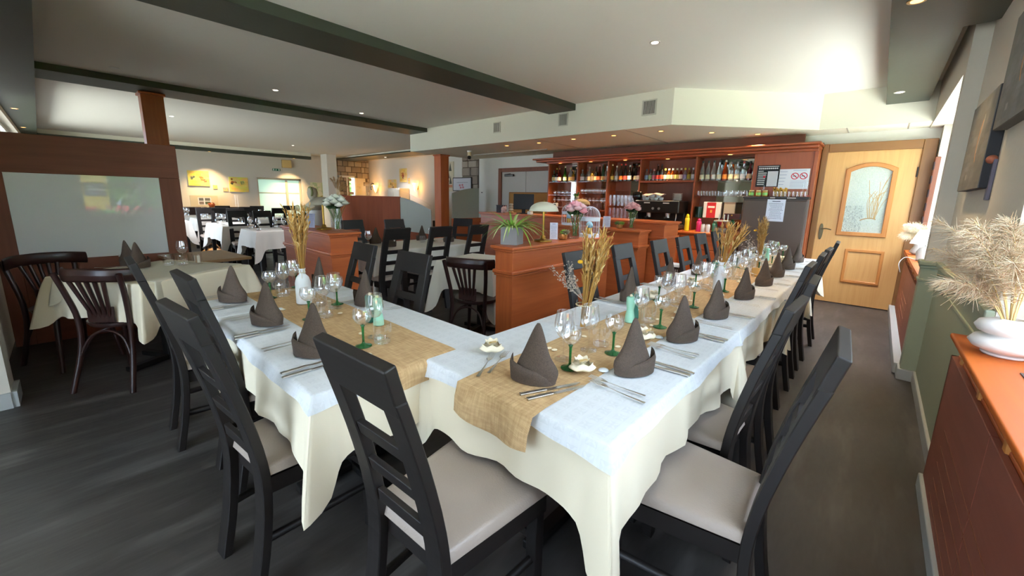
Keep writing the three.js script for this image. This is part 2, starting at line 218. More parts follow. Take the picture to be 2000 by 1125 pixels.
// low partition with glass wings between the posts
{ const g = structGroup('partition_2'); for (let i = 0; i < 4; i++) obj('panel', bb(-13 + i * 0.89, -13 + i * 0.89 + 0.888, 0, 1.33, -5.98, -5.94, 0.004), M.cherryMid, g); obj('base_rail', bb(-9.44, -7.86, 0, 0.44, -5.98, -5.94, 0.004), M.cherryMid, g, 0);
  const top = (x) => 1.68 - 0.34 * Math.pow(Math.max(0, (x + 11.4) / 3.3), 2) * 1.6, fr = (x) => 1.31 - 0.30 * Math.pow((x + 9.44) / 1.36, 1.5);
  const a = [], b = []; for (let i = 0; i <= 14; i++) { const x = -11.8 + 3.7 * i / 14; a.push([x, Math.max(1.0, top(x))]); } for (let i = 14; i >= 0; i--) { const x = -11.8 + 3.7 * i / 14; b.push([x, x < -9.44 ? 1.33 : fr(x)]); }
  obj('pane', extr([...a, ...b], 0.012).translate(0, 0, -5.966), M.glass, g);
  const f = [[-9.44, 0.44], [-8.1, 0.44]]; for (let i = 12; i >= 0; i--) { const x = -9.44 + 1.34 * i / 12; f.push([x, fr(x)]); } obj('frosted_pane', extr(f, 0.012).translate(0, 0, -5.966), M.frostedGreen, g); }
{ const g = structGroup('partition_3'); obj('panel', bb(-7.54, -7.5, 0, 0.85, BW, -6.13, 0.004), M.cherry, g, 2); const f = [[6.14, 0.85], [7.0, 0.85]]; for (let i = 0; i <= 10; i++) f.push([7.0 - 0.86 * i / 10, 1.58 - 0.14 * Math.pow(i / 10, 2)]); obj('frosted_pane', extr(f, 0.012).rotateY(Math.PI / 2).translate(-7.53, 0, 0), M.frostedGreen, g);
  obj('pane', bb(-7.526, -7.514, 0.85, 1.56, -7.15, -7.0), M.glass, g); for (const y of [0.97, 1.48]) obj('bolt', new THREE.SphereGeometry(0.014, 8, 6).translate(-7.5, y, -7.08), M.blackMetal, g); }
// ---------- doors ----------
{ const g = structGroup('door_1'), z = -7.12;
  obj('frame_left', bb(-0.70, -0.63, 0, 2.17, z - 0.05, z + 0.05, 0.008), M.oakFrame, g); obj('frame_right', bb(0.285, 0.41, 0, 2.17, z - 0.05, z + 0.05, 0.008), M.oakFrame, g); obj('frame_head', bb(-0.63, 0.285, 2.06, 2.17, z - 0.05, z + 0.05, 0.008), M.oakFrame, g, 0);
  const arch = (x0, x1, y0, yc, rise, n = 12) => { const p = [[x0, y0], [x1, y0]]; for (let i = 0; i <= n; i++) { const x = x1 + (x0 - x1) * i / n, q = (2 * i / n - 1); p.push([x, yc + rise * (1 - q * q)]); } return p; };
  const o = arch(-0.40, 0.10, 0.96, 1.83, 0.075), lo = [[-0.27, 0.32], [0.12, 0.32], [0.12, 0.77], [-0.27, 0.77]].map(([x, y]) => [x, y]);
  obj('leaf', extr([[-0.63, 0.012], [0.285, 0.012], [0.285, 2.06], [-0.63, 2.06]], 0.04, 0, [o]).translate(0, 0, z - 0.02), M.oak, g);
  const inn = arch(-0.36, 0.06, 1.0, 1.80, 0.068); obj('glazing_frame', extr(o, 0.03, 0.006, [inn]).translate(0, 0, z + 0.004), M.oakTrim, g);
  obj('glass', extr(inn, 0.008).translate(0, 0, z), canvasMat(256, 512, (c) => { const r = rng(9); c.fillStyle = '#b9c0b2'; c.fillRect(0, 0, 256, 512); for (let i = 0; i < 2600; i++) { const v = r(); c.fillStyle = `rgba(${150 + v * 70},${160 + v * 65},${130 + v * 70},.5)`; c.fillRect(r() * 256, r() * 512, 3, 6); } c.fillStyle = 'rgba(90,92,88,.35)'; for (let i = 0; i < 700; i++) c.fillRect(r() * 120, 300 + r() * 212, 2, 8); c.strokeStyle = '#b08a50'; c.lineWidth = 3; for (let i = 0; i < 16; i++) { const x = 150 + r() * 50; c.beginPath(); c.moveTo(x, 400); c.quadraticCurveTo(x + (r() - .5) * 90, 240, x + (r() - .5) * 170, 60 + r() * 180); c.stroke(); } c.strokeStyle = '#a07a44'; c.lineWidth = 7; c.beginPath(); c.moveTo(110, 415); c.quadraticCurveTo(160, 385, 205, 405); c.stroke(); }, 0.25), g);
  for (const m of g.children.slice(-1)) { const p = m.geometry.attributes.position, uv = m.geometry.attributes.uv; for (let i = 0; i < p.count; i++) uv.setXY(i, (p.getX(i) + 0.36) / 0.42, (p.getY(i) - 1.0) / 0.87); }
  const ring = (a, b) => extr(a, 0.012, 0.004, [b]).translate(0, 0, z + 0.02); obj('panel_moulding', ring(lo, [[-0.245, 0.345], [0.095, 0.345], [0.095, 0.745], [-0.245, 0.745]]), M.oakTrim, g);
  const h = obj('handle_plate', extr(Array.from({ length: 20 }, (_, i) => { const a = i / 20 * 2 * Math.PI; return [0.022 * Math.cos(a), 0.11 * Math.sin(a)]; }), 0.006, 0.002).translate(-0.575, 0.99, z + 0.02), plain(0x6a5f48, 0.35, { metalness: 0.9 }), g);
  obj('lever', [rod([-0.575, 1.03, z + 0.02], [-0.575, 1.03, z + 0.075], 0.009), tube([[-0.575, 1.03, z + 0.07], [-0.52, 1.035, z + 0.075], [-0.46, 1.022, z + 0.07]], 0.008, 10)], plain(0x6a5f48, 0.35, { metalness: 0.9 }), h);
  obj('hinge', cyl(0.01, 0.01, 0.12, 0.28, 1.72, z + 0.03), M.darkSteel, g); }
{ const g = structGroup('door_2'), z = BW; obj('frame', [bb(-6.96, -6.86, 0, 2.05, z, z + 0.06, 0.004), bb(-6.86, -5.27, 1.96, 2.05, z, z + 0.06, 0.004)], M.cherryDark, g, 1);
  for (const [a, b] of [[-6.86, -6.11], [-6.1, -5.35]]) obj('leaf', bb(a, b, 0.01, 1.96, z, z + 0.03, 0.004), plain(0xb5b0a6, 0.55), g); obj('door_closer', [bx(0.28, 0.05, 0.05, -6.6, 1.88, z + 0.06, 0.01), rod([-6.7, 1.9, z + 0.08], [-6.45, 1.91, z + 0.18], 0.008)], M.darkSteel, g); }
// ---------- outdoors, seen through the windows and in reflections ----------
struct('ground_outside', bb(0.66, 30, -0.4, -0.3, -30, 30), plain(0xb8b4a6, 0.95));
struct('ground_left', bb(-40, -16.21, -0.4, -0.3, -30, 30), plain(0xb8b4a6, 0.95));
struct('ground_front', bb(-30, 0.66, -0.4, -0.3, 2.41, 30), plain(0x9a9688, 0.95));
{ const r = rng(21), leafT = plain(0x4f8a34, 0.8), mk = (n, f, cnt, s, m) => { const gs = []; for (let i = 0; i < cnt; i++) { const [x, y, z] = f(); const g = new THREE.TetrahedronGeometry(s * rr(0.6, 1.4, r)); g.rotateX(r() * 6); g.rotateY(r() * 6); gs.push(g.translate(x, y, z)); } return obj(n, gs, m); };
  tag(mk('hedge', () => [rr(5, 6.2, r), rr(-0.3, 2.1, r), rr(-16, 5, r)], 5200, 0.22, leafT), 'green garden hedge standing outside the right hand windows', 'hedge').userData.kind = 'stuff';
  tag(mk('hedge', () => [rr(-19.5, -18.6, r), rr(-0.3, 2.3, r), rr(-12, -6.5, r)], 2600, 0.18, plain(0x7a9a50, 0.8)), 'pale green hedge outside the window in the stone corner', 'hedge').userData.kind = 'stuff';
  const pl = thing('planter_box', 'long window box of red flowers outside the near window', 'planter', [0.95, 0.55, -0.9]); obj('trough', bx(0.25, 0.2, 3.4, 0, 0, 0, 0.01), plain(0x8a5a40), pl);
  const fl = mk('flowers', () => [rr(-0.14, 0.14, r), rr(0.12, 0.45, r), rr(-1.7, 1.7, r)], 500, 0.05, plain(0xc8303a, 0.7)); scene.remove(fl); fl.name = 'flowers'; fl.userData = { kind: 'stuff' }; pl.add(fl);
  const fg = mk('foliage', () => [rr(-0.14, 0.14, r), rr(0.1, 0.36, r), rr(-1.7, 1.7, r)], 900, 0.06, leafT); scene.remove(fg); fg.name = 'foliage'; fg.userData = { kind: 'stuff' }; pl.add(fg);
  const s = thing('notice_board', 'yellow notice board with a dark text panel outside the near window', 'sign', [3.4, 0, -0.5]); obj('board', bx(0.06, 1.6, 0.52, 0, 1.25, 0, 0.01), plain(0xe8c93a, 0.6), s);
  const p = obj('text_panel', bx(0.02, 0.31, 0.37, -0.04, 1.34, -0.04), canvasMat(256, 128, (c) => { c.fillStyle = '#2c3038'; c.fillRect(0, 0, 256, 128); c.fillStyle = '#e8e8e8'; for (let k = 0; k < 3; k++) { let x = 20; while (x < 230) { c.fillRect(x, 22 + k * 34, 14, 14); x += 18; } } }), s); void p;
  obj('leg', bx(0.05, 0.8, 0.05, 0, 0.08, -0.2), M.blackMetal, s); obj('leg', bx(0.05, 0.8, 0.05, 0, 0.08, 0.2), M.blackMetal, s); }
// ---------- chairs ----------
const ORD = ['nearest', 'second', 'third', 'fourth', 'fifth', 'sixth', 'seventh', 'eighth', 'ninth', 'tenth', 'eleventh', 'twelfth', 'thirteenth', 'fourteenth', 'fifteenth', 'sixteenth'];
function backPost(s) {   // side profile in (back offset, height), leaning in towards the top
  const c = new THREE.CatmullRomCurve3([[0.055, 0], [0.018, 0.2], [0, 0.4], [0.012, 0.54], [0.05, 0.72], [0.10, 0.9], [0.108, 0.925]].map(([b, y]) => V3(b, y, 0))), a = [], b = [], N = 16;
  for (let i = 0; i <= N; i++) { const p = c.getPoint(i / N); a.push([p.x + 0.0125, p.y]); b.unshift([p.x - 0.0125, p.y]); }
  const g = extr([...a, ...b], 0.06, 0.003).rotateY(-Math.PI / 2), p = g.attributes.position;   // extrusion now along -x, offset along z
  for (let i = 0; i < p.count; i++) { const x = p.getX(i) + 0.03, y = p.getY(i); p.setX(i, s * (0.142 - 0.024 * Math.max(0, y - 0.3)) + x); }
  g.translate(0, 0, 0.205); g.computeVertexNormals(); return g;
}
const backZ = (y) => { const t = [[0.4, 0], [0.54, 0.012], [0.72, 0.05], [0.9, 0.10], [1.02, 0.133]]; for (let i = 0; i + 1 < t.length; i++) if (y <= t[i + 1][0]) return 0.205 + t[i][1] + (t[i + 1][1] - t[i][1]) * (y - t[i][0]) / (t[i + 1][0] - t[i][0]); return 0.338; };
const postG = [backPost(-1), backPost(1)];
const seatG = (() => {   // trapezoid cushion with a domed top
  const N = 14, hw = (v) => 0.165 + 0.05 * v; const f = (s) => (u, v) => { const a = u * 2 - 1, b = v * 2 - 1, sup = (q) => Math.sign(q) * (1 - Math.pow(1 - Math.abs(q), 1.7)); const A = sup(a), B = sup(b), e = Math.max(Math.abs(a), Math.abs(b)), k = Math.pow(1 - Math.pow(e, 5), 0.5); const z = 0.005 - 0.2 * B, x = A * hw((B + 1) / 2) * 1.0; const r = 1 - 0.0 * e; return [x * r, s > 0 ? 0.436 + 0.036 * k + 0.006 * (1 - A * A) * (1 - B * B) : 0.436 - 0.012 * k, z]; };
  return [mergeVertices(grid(f(1), N, N)), grid(f(-1), 2, 2)];
})();
function makeChair() {
  const t = new THREE.Group(); obj('seat', seatG, M.seat, t);
  for (const g of postG) obj('back_post', g, M.chairWood, t);
  const tilt = 0.27, piece = (w, h, d, y, r) => bx(w, h, d, 0, 0, 0, r).rotateX(tilt).translate(0, y, backZ(y));
  obj('top_rail', piece(0.312, 0.125, 0.032, 0.955, 0.005), M.chairWood, t, 0);
  for (const y of [0.755, 0.635, 0.52]) obj('rung', bx(0.2, 0.042, 0.018, 0, 0, 0, 0.003).rotateX(y > 0.6 ? tilt : 0.1).translate(0, y, backZ(y)), M.chairWood, t, 0);
  obj('seat_frame', [plan([[-0.205, -0.185], [0.205, -0.185], [0.16, 0.19], [-0.16, 0.19]], 0.365, 0.424)], M.chairWood, t, 0);
  for (const s of [-1, 1]) obj('front_leg', bx(0.042, 0.40, 0.042, s * 0.178, 0.2, -0.165, 0.004), M.chairWood, t);
  for (const s of [-1, 1]) obj('side_stretcher', rod([s * 0.175, 0.19, -0.16], [s * 0.142, 0.19, 0.215], 0.017, 0.017, 4), M.chairWood, t, 2);
  obj('front_stretcher', bx(0.33, 0.03, 0.022, 0, 0.27, -0.165, 0.003), M.chairWood, t, 0);
  return t;
}
const chair = placer(makeChair, 'dining_chair', 'chair');
const CH = 'dark dining chair with taupe seat';
chair([-0.862, 0, -0.728], 0.05, CH + ', at the near end of the long white table', 'chairs at the banquet table');
[[-0.355, -1.29], [-0.505, -1.72], [-0.515, -2.31], [-0.59, -2.92], [-0.59, -3.57], [-0.59, -4.08], [-0.585, -4.86]].forEach(([x, z], i) => chair([x, 0, z], Math.PI / 2 + [0.05, -0.03, 0.03, 0, 0.02, -0.02, 0.03][i], `${CH}, ${ORD[i]} along the window side of the long table`, 'chairs at the banquet table'));
[[-1.16, -2.3], [-1.17, -2.97], [-1.12, -3.58], [-1.1, -4.12], [-1.12, -4.72], [-1.12, -5.3]].forEach(([x, z], i) => chair([x, 0, z], -Math.PI / 2, `${CH}, ${ORD[i]} along the counter side of the long table`, 'chairs at the banquet table'));
[[-1.565, -0.52], [-2.15, -0.63], [-2.74, -0.52]].forEach(([x, z], i) => chair([x, 0, z], [0.1, 0.04, -0.02][i], `${CH}, ${['nearest', 'middle', 'farthest'][i]} of three beside the short arm, open side`, 'chairs at the banquet table'));
[[-2.08, -1.08], [-2.72, -1.08]].forEach(([x, z], i) => chair([x, 0, z], Math.PI + [0.05, -0.03][i], `${CH}, ${['right', 'left'][i]} one behind the short table arm`, 'chairs at the banquet table'));
[[-4.12, -2.35], [-4.08, -2.9], [-4.08, -3.5]].forEach(([x, z], i) => chair([x, 0, z], Math.PI / 2, `${CH}, ${['left', 'middle', 'right'][i]} of three backs at the middle table`, 'chairs at the middle table'));
[[-5.0, -2.6], [-4.92, -3.2], [-4.8, -4.0]].forEach(([x, z], i) => chair([x, 0, z], i < 2 ? -Math.PI / 2 : -2.6, `${CH}, ${['left', 'middle', 'right'][i]} one beyond the middle table facing us`, 'chairs at the middle table'));
// bentwood chairs
function makeBistro() {
  const t = new THREE.Group(), W = M.bistroWood;
  obj('seat', [cyl(0.19, 0.2, 0.03, 0, 0.44, 0, 24), cyl(0.2, 0.2, 0.012, 0, 0.455, 0, 24)], W, t);
  for (const s of [-1, 1]) { obj('front_leg', rod([s * 0.19, 0, -0.19], [s * 0.14, 0.45, -0.13], 0.014, 0.02, 8), W, t); obj('back_leg', tube([[s * 0.19, 0, 0.26], [s * 0.165, 0.3, 0.18], [s * 0.165, 0.5, 0.17], [s * 0.185, 0.68, 0.2], [s * 0.2, 0.82, 0.235]], 0.017, 20, 7), W, t); }
  const rail = grid((u, v) => { const a = (u - 0.5) * 2, k = v * 2 * Math.PI; return [a * 0.235 + 0, 0.80 + 0.045 * Math.sin(k) + 0.012 * (1 - a * a), 0.26 - 0.075 * a * a * a * a - 0.05 * a * a + 0.013 * Math.cos(k)]; }, 20, 8); obj('top_rail', rail, W, t, 0);
  for (let i = -2; i <= 2; i++) obj('splat', rod([i * 0.022, 0.46, 0.165], [i * 0.052, 0.77, 0.245], 0.011, 0.014, 5), W, t);
  obj('splat_base', bx(0.17, 0.11, 0.016, 0, 0.53, 0.18, 0.006), W, t);
  for (const s of [-1, 1]) obj('hoop', tube([[s * 0.17, 0.2, 0.2], [s * 0.13, 0.36, 0.12], [s * 0.05, 0.41, 0.06], [s * 0.09, 0.41, -0.06], [s * 0.15, 0.34, -0.14], [s * 0.175, 0.18, -0.165]], 0.009, 20, 5), W, t);
  obj('back_hoop', tube([[-0.17, 0.22, 0.2], [-0.1, 0.37, 0.17], [0, 0.41, 0.16], [0.1, 0.37, 0.17], [0.17, 0.22, 0.2]], 0.009, 16, 5), W, t);
  return t;
}
const bistro = placer(makeBistro, 'bistro_chair', 'chair');
bistro([-3.92, 0, -0.2], 0.8, 'dark bentwood bistro chair with fan back, in front of the small dim table', 'bentwood chairs');
bistro([-4.62, 0, 0.08], -1.1, 'dark bentwood bistro chair tucked beside the small dim table by partition', 'bentwood chairs');
bistro([-2.62, 0, -2.42], 0.35, 'dark bentwood bistro chair at the small white table beside the counter', 'bentwood chairs');

// ---------- tables and linen ----------
function makeTable(w, d, name, label, p, turn = 0, foot = true) {
  const t = thing(name, label, 'table', p, turn); obj('tabletop', bx(w - 0.01, 0.028, d - 0.01, 0, 0.725, 0, 0.006), M.tableWood, t);
  if (foot) { obj('post', bx(0.06, 0.68, 0.06, 0, 0.37, 0, 0.005), M.blackMetal, t); obj('foot', [bx(w * 0.62, 0.04, 0.06, 0, 0.03, 0, 0.008), bx(0.06, 0.04, d * 0.72, 0, 0.03, 0, 0.008)], M.blackMetal, t); }
  else for (const [a, b] of [[-1, -1], [1, -1], [-1, 1], [1, 1]]) obj('leg', bx(0.06, 0.71, 0.06, a * (w / 2 - 0.06), 0.355, b * (d / 2 - 0.06), 0.005), M.chairWood, t);
  return t;
}
// cloth laid over a rectangle: flat top, rounded edge, hanging skirt whose corners fall into a longer flared fold
function clothGeo(w, d, y, hang, { drop = 0.2, flare = 0.10, wave = 0.012, seed = 1, cw = 0.06, noEars = [] } = {}) {
  const r = rng(seed), P = [], ph = [r() * 6, r() * 6, r() * 6], n = 36, hw = w / 2, hd = d / 2, per = [[-1, 1, 1, 1, w], [1, 1, 1, -1, d], [1, -1, -1, -1, w], [-1, -1, -1, 1, d]];
  let s = 0; per.forEach(([ax, az, bx_, bz, len], e) => { for (let i = 0; i < n; i++) { let t = i / n; t = t < 0.5 ? 2 * t * t : 1 - 2 * (1 - t) * (1 - t); t = 0.35 * (i / n) + 0.65 * t; const x = (ax + (bx_ - ax) * t) * hw, z = (az + (bz - az) * t) * hd, dc = Math.min(t, 1 - t) * len, cor = t < 0.5 ? e : (e + 1) % 4; const c = noEars.includes(cor) ? 0 : Math.exp(-Math.pow(dc / cw, 2)); const nx = e === 1 ? 1 : e === 3 ? -1 : 0, nz = e === 0 ? 1 : e === 2 ? -1 : 0; const cx = cor === 1 || cor === 2 ? 1 : -1, cz = cor < 2 ? 1 : -1; const k = Math.exp(-Math.pow(dc / 0.03, 2)); P.push({ x, z, nx: nx * (1 - k) + cx * k * 0.75, nz: nz * (1 - k) + cz * k * 0.75, c, k, s: s + t * len }); } s += len; });
  const rows = [[-0.014, 0], [-0.006, 0.001], [0.0, 0.004], [0.004, 0.012]]; const K = 9; for (let i = 1; i <= K; i++) rows.push(i / K);
  const pos = [], ix = [], N = P.length;
  for (const q of rows) for (const p of P) {
    let out, dn; if (Array.isArray(q)) [out, dn] = q; else { const wv = wave * (Math.sin(p.s * 17 + ph[0]) + 0.7 * Math.sin(p.s * 31 + ph[1]) + 0.5 * Math.sin(p.s * 7.3 + ph[2])); dn = 0.012 + q * (hang + drop * p.c + 0.008 * Math.sin(p.s * 9 + ph[1])); out = 0.004 + q * (0.014 + wv * (1 - p.c)) + Math.pow(q, 0.8) * flare * p.c * (0.25 + 0.75 * p.k) - q * 0.05 * flare * (p.c > 0.2 && p.c < 0.75 ? 1 : 0); }
    pos.push(p.x + p.nx * out, y - dn, p.z + p.nz * out);
  }
  for (let j = 0; j + 1 < rows.length; j++) for (let i = 0; i < N; i++) { const a = j * N + i, b = j * N + (i + 1) % N, c = a + N, e = b + N; ix.push(a, c, b, b, c, e); }
  const ctr = pos.length / 3; pos.push(0, y, 0); for (let i = 0; i < N; i++) ix.push(ctr, i, (i + 1) % N);
  const g = new THREE.BufferGeometry(); g.setAttribute('position', new THREE.Float32BufferAttribute(pos, 3)); g.setIndex(ix); g.computeVertexNormals(); return g;
}
function cloth(w, d, y, hang, m, name, label, p, turn = 0, o = {}, cat = 'tablecloth', group) { const c = obj(name, clothGeo(w, d, y, hang, o), m); c.position.set(...p); c.rotation.y = turn; return tag(c, label, cat, group); }
const TY = 0.741;
// long table: four units in a row; short arm: two units
[[-0.83, -1.48, 'nearest'], [-0.83, -2.74, 'second'], [-0.83, -4.0, 'third'], [-0.83, -5.16, 'farthest']].forEach(([x, z, q], i) => {
  const d = i < 3 ? 1.25 : 1.05; makeTable(0.79, d - 0.02, 'banquet_table', `${q} table of the long row, under cream and white cloths`, [x, 0, z]);
  cloth(0.80, d - 0.005, TY, 0.225, M.cream, 'tablecloth', `cream tablecloth with falling corner folds, ${q} along the long table`, [x, 0, z], 0, { seed: 40 + i, drop: i ? 0.2 : 0.16 });
  cloth(0.815, d + 0.004, TY + 0.004, 0.03, M.overlay, 'table_overlay', `white damask overlay, ${q} along the long table`, [x, 0, z], 0, { seed: 60 + i, drop: 0.015, flare: 0.01, wave: 0.003 });
});
[[-1.795, -0.825, 1.14, 'near'], [-2.585, -0.825, 0.42, 'far']].forEach(([x, z, w, q], i) => {
  makeTable(w - 0.02, 0.75, 'banquet_table', `${q} table of the short arm beside the long row`, [x, 0, z]);
  cloth(w - 0.005, 0.76, TY, 0.225, M.cream, 'tablecloth', `cream tablecloth on the ${q} table of the short arm`, [x, 0, z], 0, { seed: 50 + i, drop: 0.14 });
  cloth(w + 0.002, 0.775, TY + 0.003, 0.03, M.overlay, 'table_overlay', `white damask overlay on the ${q} table of the short arm`, [x, 0, z], 0, { seed: 70 + i, drop: 0.015, flare: 0.01, wave: 0.003 });
});
// burlap runners: flat along the table, bending over the near end
function runner(w, len, hang, seed) { const r = rng(seed), a = r() * 6; return grid((u, v) => { const s = v * (len + hang) - hang, e = u - 0.5; let z, y; if (s < 0) { const q = -s; y = q < 0.02 ? -q * q * 12 : -0.0048 - (q - 0.02) * 0.98; z = Math.min(q, 0.02) + 0.004 + 0.012 * Math.min(1, q / 0.05) + (q > 0.02 ? 0.016 * Math.sin(e * 9 + a) * q / hang + 0.012 * q / hang : 0); y += 0.012 * Math.sin(e * 7 + a) * (q / hang) * (q > 0.02 ? 1 : 0); } else { y = 0.0012 * Math.sin(s * 14 + e * 3) ; z = -s; } return [e * w * (1 + 0.012 * Math.sin(s * 5 + a)), y, z]; }, 12, 90); }
{ const o = obj('table_runner', runner(0.335, 4.85, 0.13, 3), M.burlap); o.position.set(-0.82, TY + 0.0065, -0.85); tag(o, 'tan burlap runner along the long table, hanging over its near end', 'table runner'); }
{ const o = obj('table_runner', runner(0.335, 1.6, 0.085, 4), M.burlap); o.position.set(-1.226, TY + 0.0055, -0.835); o.rotation.y = Math.PI / 2; tag(o, 'tan burlap runner along the short table arm', 'table runner'); }
// ---------- place settings ----------
const S = TY + 0.0095;
function makeNapkin() {
  const t = new THREE.Group();
  const peak = grid((u, v) => { const a = u * 2 * Math.PI, k = 1 - v, fl = 0.054 * Math.pow(k, 0.8) * (1 + 0.13 * Math.exp(-Math.pow((v - 0.24) / 0.25, 2))) + 0.004, pin = 1 - 0.16 * Math.exp(-Math.pow((((a - 4.4 + 9.42) % 6.283) - 3.1416) / 0.35, 2)) * (0.4 + v); const lb = Math.cos(a) < 0 ? 1 + 0.22 * Math.exp(-Math.pow((v - 0.22) / 0.16, 2)) : 0.94; return [fl * 1.28 * lb * Math.cos(a) * pin - 0.016 * v, 0.205 * v, fl * 0.66 * Math.sin(a) * pin + 0.006 * v]; }, 28, 18); obj('peak', peak, M.napkin, t);
  const cuff = grid((u, v) => { const a = Math.PI + 0.5 - u * (Math.PI + 0.75), h = 0.01 + 0.078 * Math.pow(u, 1.25) + 0.008 * Math.sin(u * 4), q = 1 + 0.05 * Math.sin(v * Math.PI); const lay = v < 0.5 ? v * 2 : 2 - v * 2, th = v < 0.5 ? 0.006 : 0.0; const rx = (0.074 + th - 0.012 * lay * (1 - u) + 0.004 * Math.pow(u, 4) * lay) * q, rz = (0.0405 + th - 0.008 * lay * (1 - u) + 0.006 * Math.pow(u, 4) * lay) * q; return [rx * Math.cos(a), h * lay, rz * Math.sin(a)]; }, 30, 8); obj('folded_cuff', cuff, M.napkin, t);
  return t;
}
const napkinP = placer(makeNapkin, 'folded_napkin', 'napkin'), napkin = (p, t, l, g, flip) => { const o = napkinP(p, t, l, g); o.scale.x = flip ? -1 : 1; return o; };
const bowlR = [[0.0045, 0], [0.016, 0.004], [0.03, 0.016], [0.0375, 0.034], [0.037, 0.05], [0.0335, 0.064]];
function makeRoemer() { const t = new THREE.Group(); obj('foot', lathe([[0, 0], [0.033, 0], [0.033, 0.002], [0.02, 0.005], [0.008, 0.011], [0.005, 0.018]], 20), M.glassGreen, t); obj('stem', lathe([[0.005, 0.018], [0.0046, 0.05], [0.0055, 0.08], [0.009, 0.09], [0, 0.092]], 10), M.glassGreen, t); obj('bowl', [lathe(bowlR, 22, 0, 0.091), lathe(bowlR.map(([a, b]) => [a - 0.0012, b + 0.0015]), 22, 0, 0.091), new THREE.TorusGeometry(0.0335, 0.0011, 5, 26).rotateX(Math.PI / 2).translate(0, 0.155, 0)], M.crystal, t); return t; }
function makeWine() { const t = new THREE.Group(); obj('foot', lathe([[0, 0], [0.034, 0], [0.034, 0.0015], [0.012, 0.004], [0.004, 0.01]], 20), M.glassFoot, t); obj('stem', lathe([[0.004, 0.01], [0.0034, 0.05], [0.0045, 0.085], [0, 0.087]], 8), M.glassFoot, t); const wb = [[0.004, 0], [0.02, 0.007], [0.034, 0.025], [0.039, 0.045], [0.037, 0.07], [0.031, 0.105]]; obj('bowl', [lathe(wb, 22, 0, 0.087), lathe(wb.map(([a, b]) => [a - 0.0012, b + 0.001]), 22, 0, 0.087), new THREE.TorusGeometry(0.031, 0.001, 5, 26).rotateX(Math.PI / 2).translate(0, 0.192, 0)], M.crystal, t); return t; }
function makeTumbler() { const t = new THREE.Group(); obj('base', lathe([[0, 0], [0.033, 0], [0.035, 0.004], [0.033, 0.012], [0, 0.013]], 22), M.glassFoot, t); obj('wall', lathe([[0.035, 0.004], [0.0395, 0.03], [0.0395, 0.06], [0.037, 0.085]], 24), M.crystal, t); return t; }
const roemer = placer(makeRoemer, 'green_stem_glass', 'glass'), wine = placer(makeWine, 'wine_glass', 'glass'), tumbler = placer(makeTumbler, 'water_tumbler', 'glass');
function forkGeo() { const gs = []; const prof = (x) => 0.0012 + 0.010 * Math.sin(Math.max(0, (x + 0.03)) * 9) * (x > -0.03 ? 1 : 0) * 0.6; const strip = (hw, x0, x1, cz, n) => grid((u, v) => { const x = x0 + (x1 - x0) * u, k = v * 2 * Math.PI; return [x, prof(x) + 0.001 + 0.0011 * Math.sin(k), cz + hw(u) * Math.cos(k)]; }, n, 6); gs.push(strip((u) => 0.0065 - 0.0045 * Math.min(1, u * 1.3), -0.1, 0.03, 0, 10), strip((u) => 0.002 + 0.010 * Math.sin(Math.min(1, u * 1.2) * 1.57), 0.03, 0.055, 0, 6)); for (let i = 0; i < 4; i++) gs.push(strip(() => 0.0013, 0.053, 0.1, (i - 1.5) * 0.0066, 4)); return gs; }
function knifeGeo() { return [extr([[-0.11, -0.006], [-0.02, -0.0065], [-0.02, 0.0065], [-0.11, 0.006]], 0.003, 0.001), extr([[-0.02, -0.004], [-0.005, -0.008], [0.09, -0.007], [0.115, 0.004], [0.1, 0.008], [-0.02, 0.006]], 0.0012)].map((g) => g.rotateX(-Math.PI / 2)); }
let forkP, knifeP; { const f = merge(forkGeo()), k = merge(knifeGeo()); forkP = new THREE.Mesh(f, M.steel); knifeP = new THREE.Mesh(k, M.steel); forkP.castShadow = knifeP.castShadow = forkP.receiveShadow = knifeP.receiveShadow = true; }
const fork = (p, t, l, g) => dup(forkP, 'fork', p, t, l, 'fork', g), knife = (p, t, l, g) => dup(knifeP, 'knife', p, t, l, 'knife', g);
const pouchG = (() => { const r = rng(17); return [grid((u, v) => { const a = u * 2 * Math.PI, t = v, R = (0.036 * Math.sin(Math.min(1, t * 1.35) * 2.3) + 0.004) * (1 + 0.1 * Math.sin(a * 3) + 0.05 * Math.sin(a * 7)); return [R * 1.15 * Math.cos(a), 0.004 + 0.034 * t + 0.004 * Math.sin(a * 5) * t, R * Math.sin(a)]; }, 24, 10), grid((u, v) => { const a = u * 2 * Math.PI, R = 0.008 + 0.018 * v * (1 + 0.12 * Math.sin(a * 6)); return [R * Math.cos(a), 0.034 + 0.018 * v + 0.004 * Math.sin(a * 6), R * Math.sin(a)]; }, 30, 4)]; })();
function makePouch() { const t = new THREE.Group(); obj('bag', pouchG[0], M.cream, t); obj('gathered_neck', pouchG[1], M.cream, t); obj('tie', new THREE.TorusGeometry(0.010, 0.0025, 5, 14).rotateX(Math.PI / 2).translate(0, 0.036, 0), plain(0xd8c9a0, 0.8), t); obj('biscuit_tag', bx(0.03, 0.004, 0.018, 0.012, 0.047, 0.012, 0.002).rotateZ(0.2), plain(0xd8b878, 0.8), t); return t; }
const pouch = placer(makePouch, 'favour_pouch', 'pouch');
const shellP = (() => { const m = new THREE.Mesh(norm(new THREE.SphereGeometry(0.013, 8, 6).scale(1, 0.36, 0.72).translate(0, 0.0045, 0)), plain(0xe8d9b8, 0.5)); m.castShadow = m.receiveShadow = true; return m; })();
const flatShell = (() => { const m = new THREE.Mesh(norm(new THREE.SphereGeometry(0.02, 12, 6, 0, 6.3, 0, 1.6).scale(1, 0.4, 0.85)), plain(0xdfe4e8, 0.45)); m.castShadow = m.receiveShadow = true; return m; })();
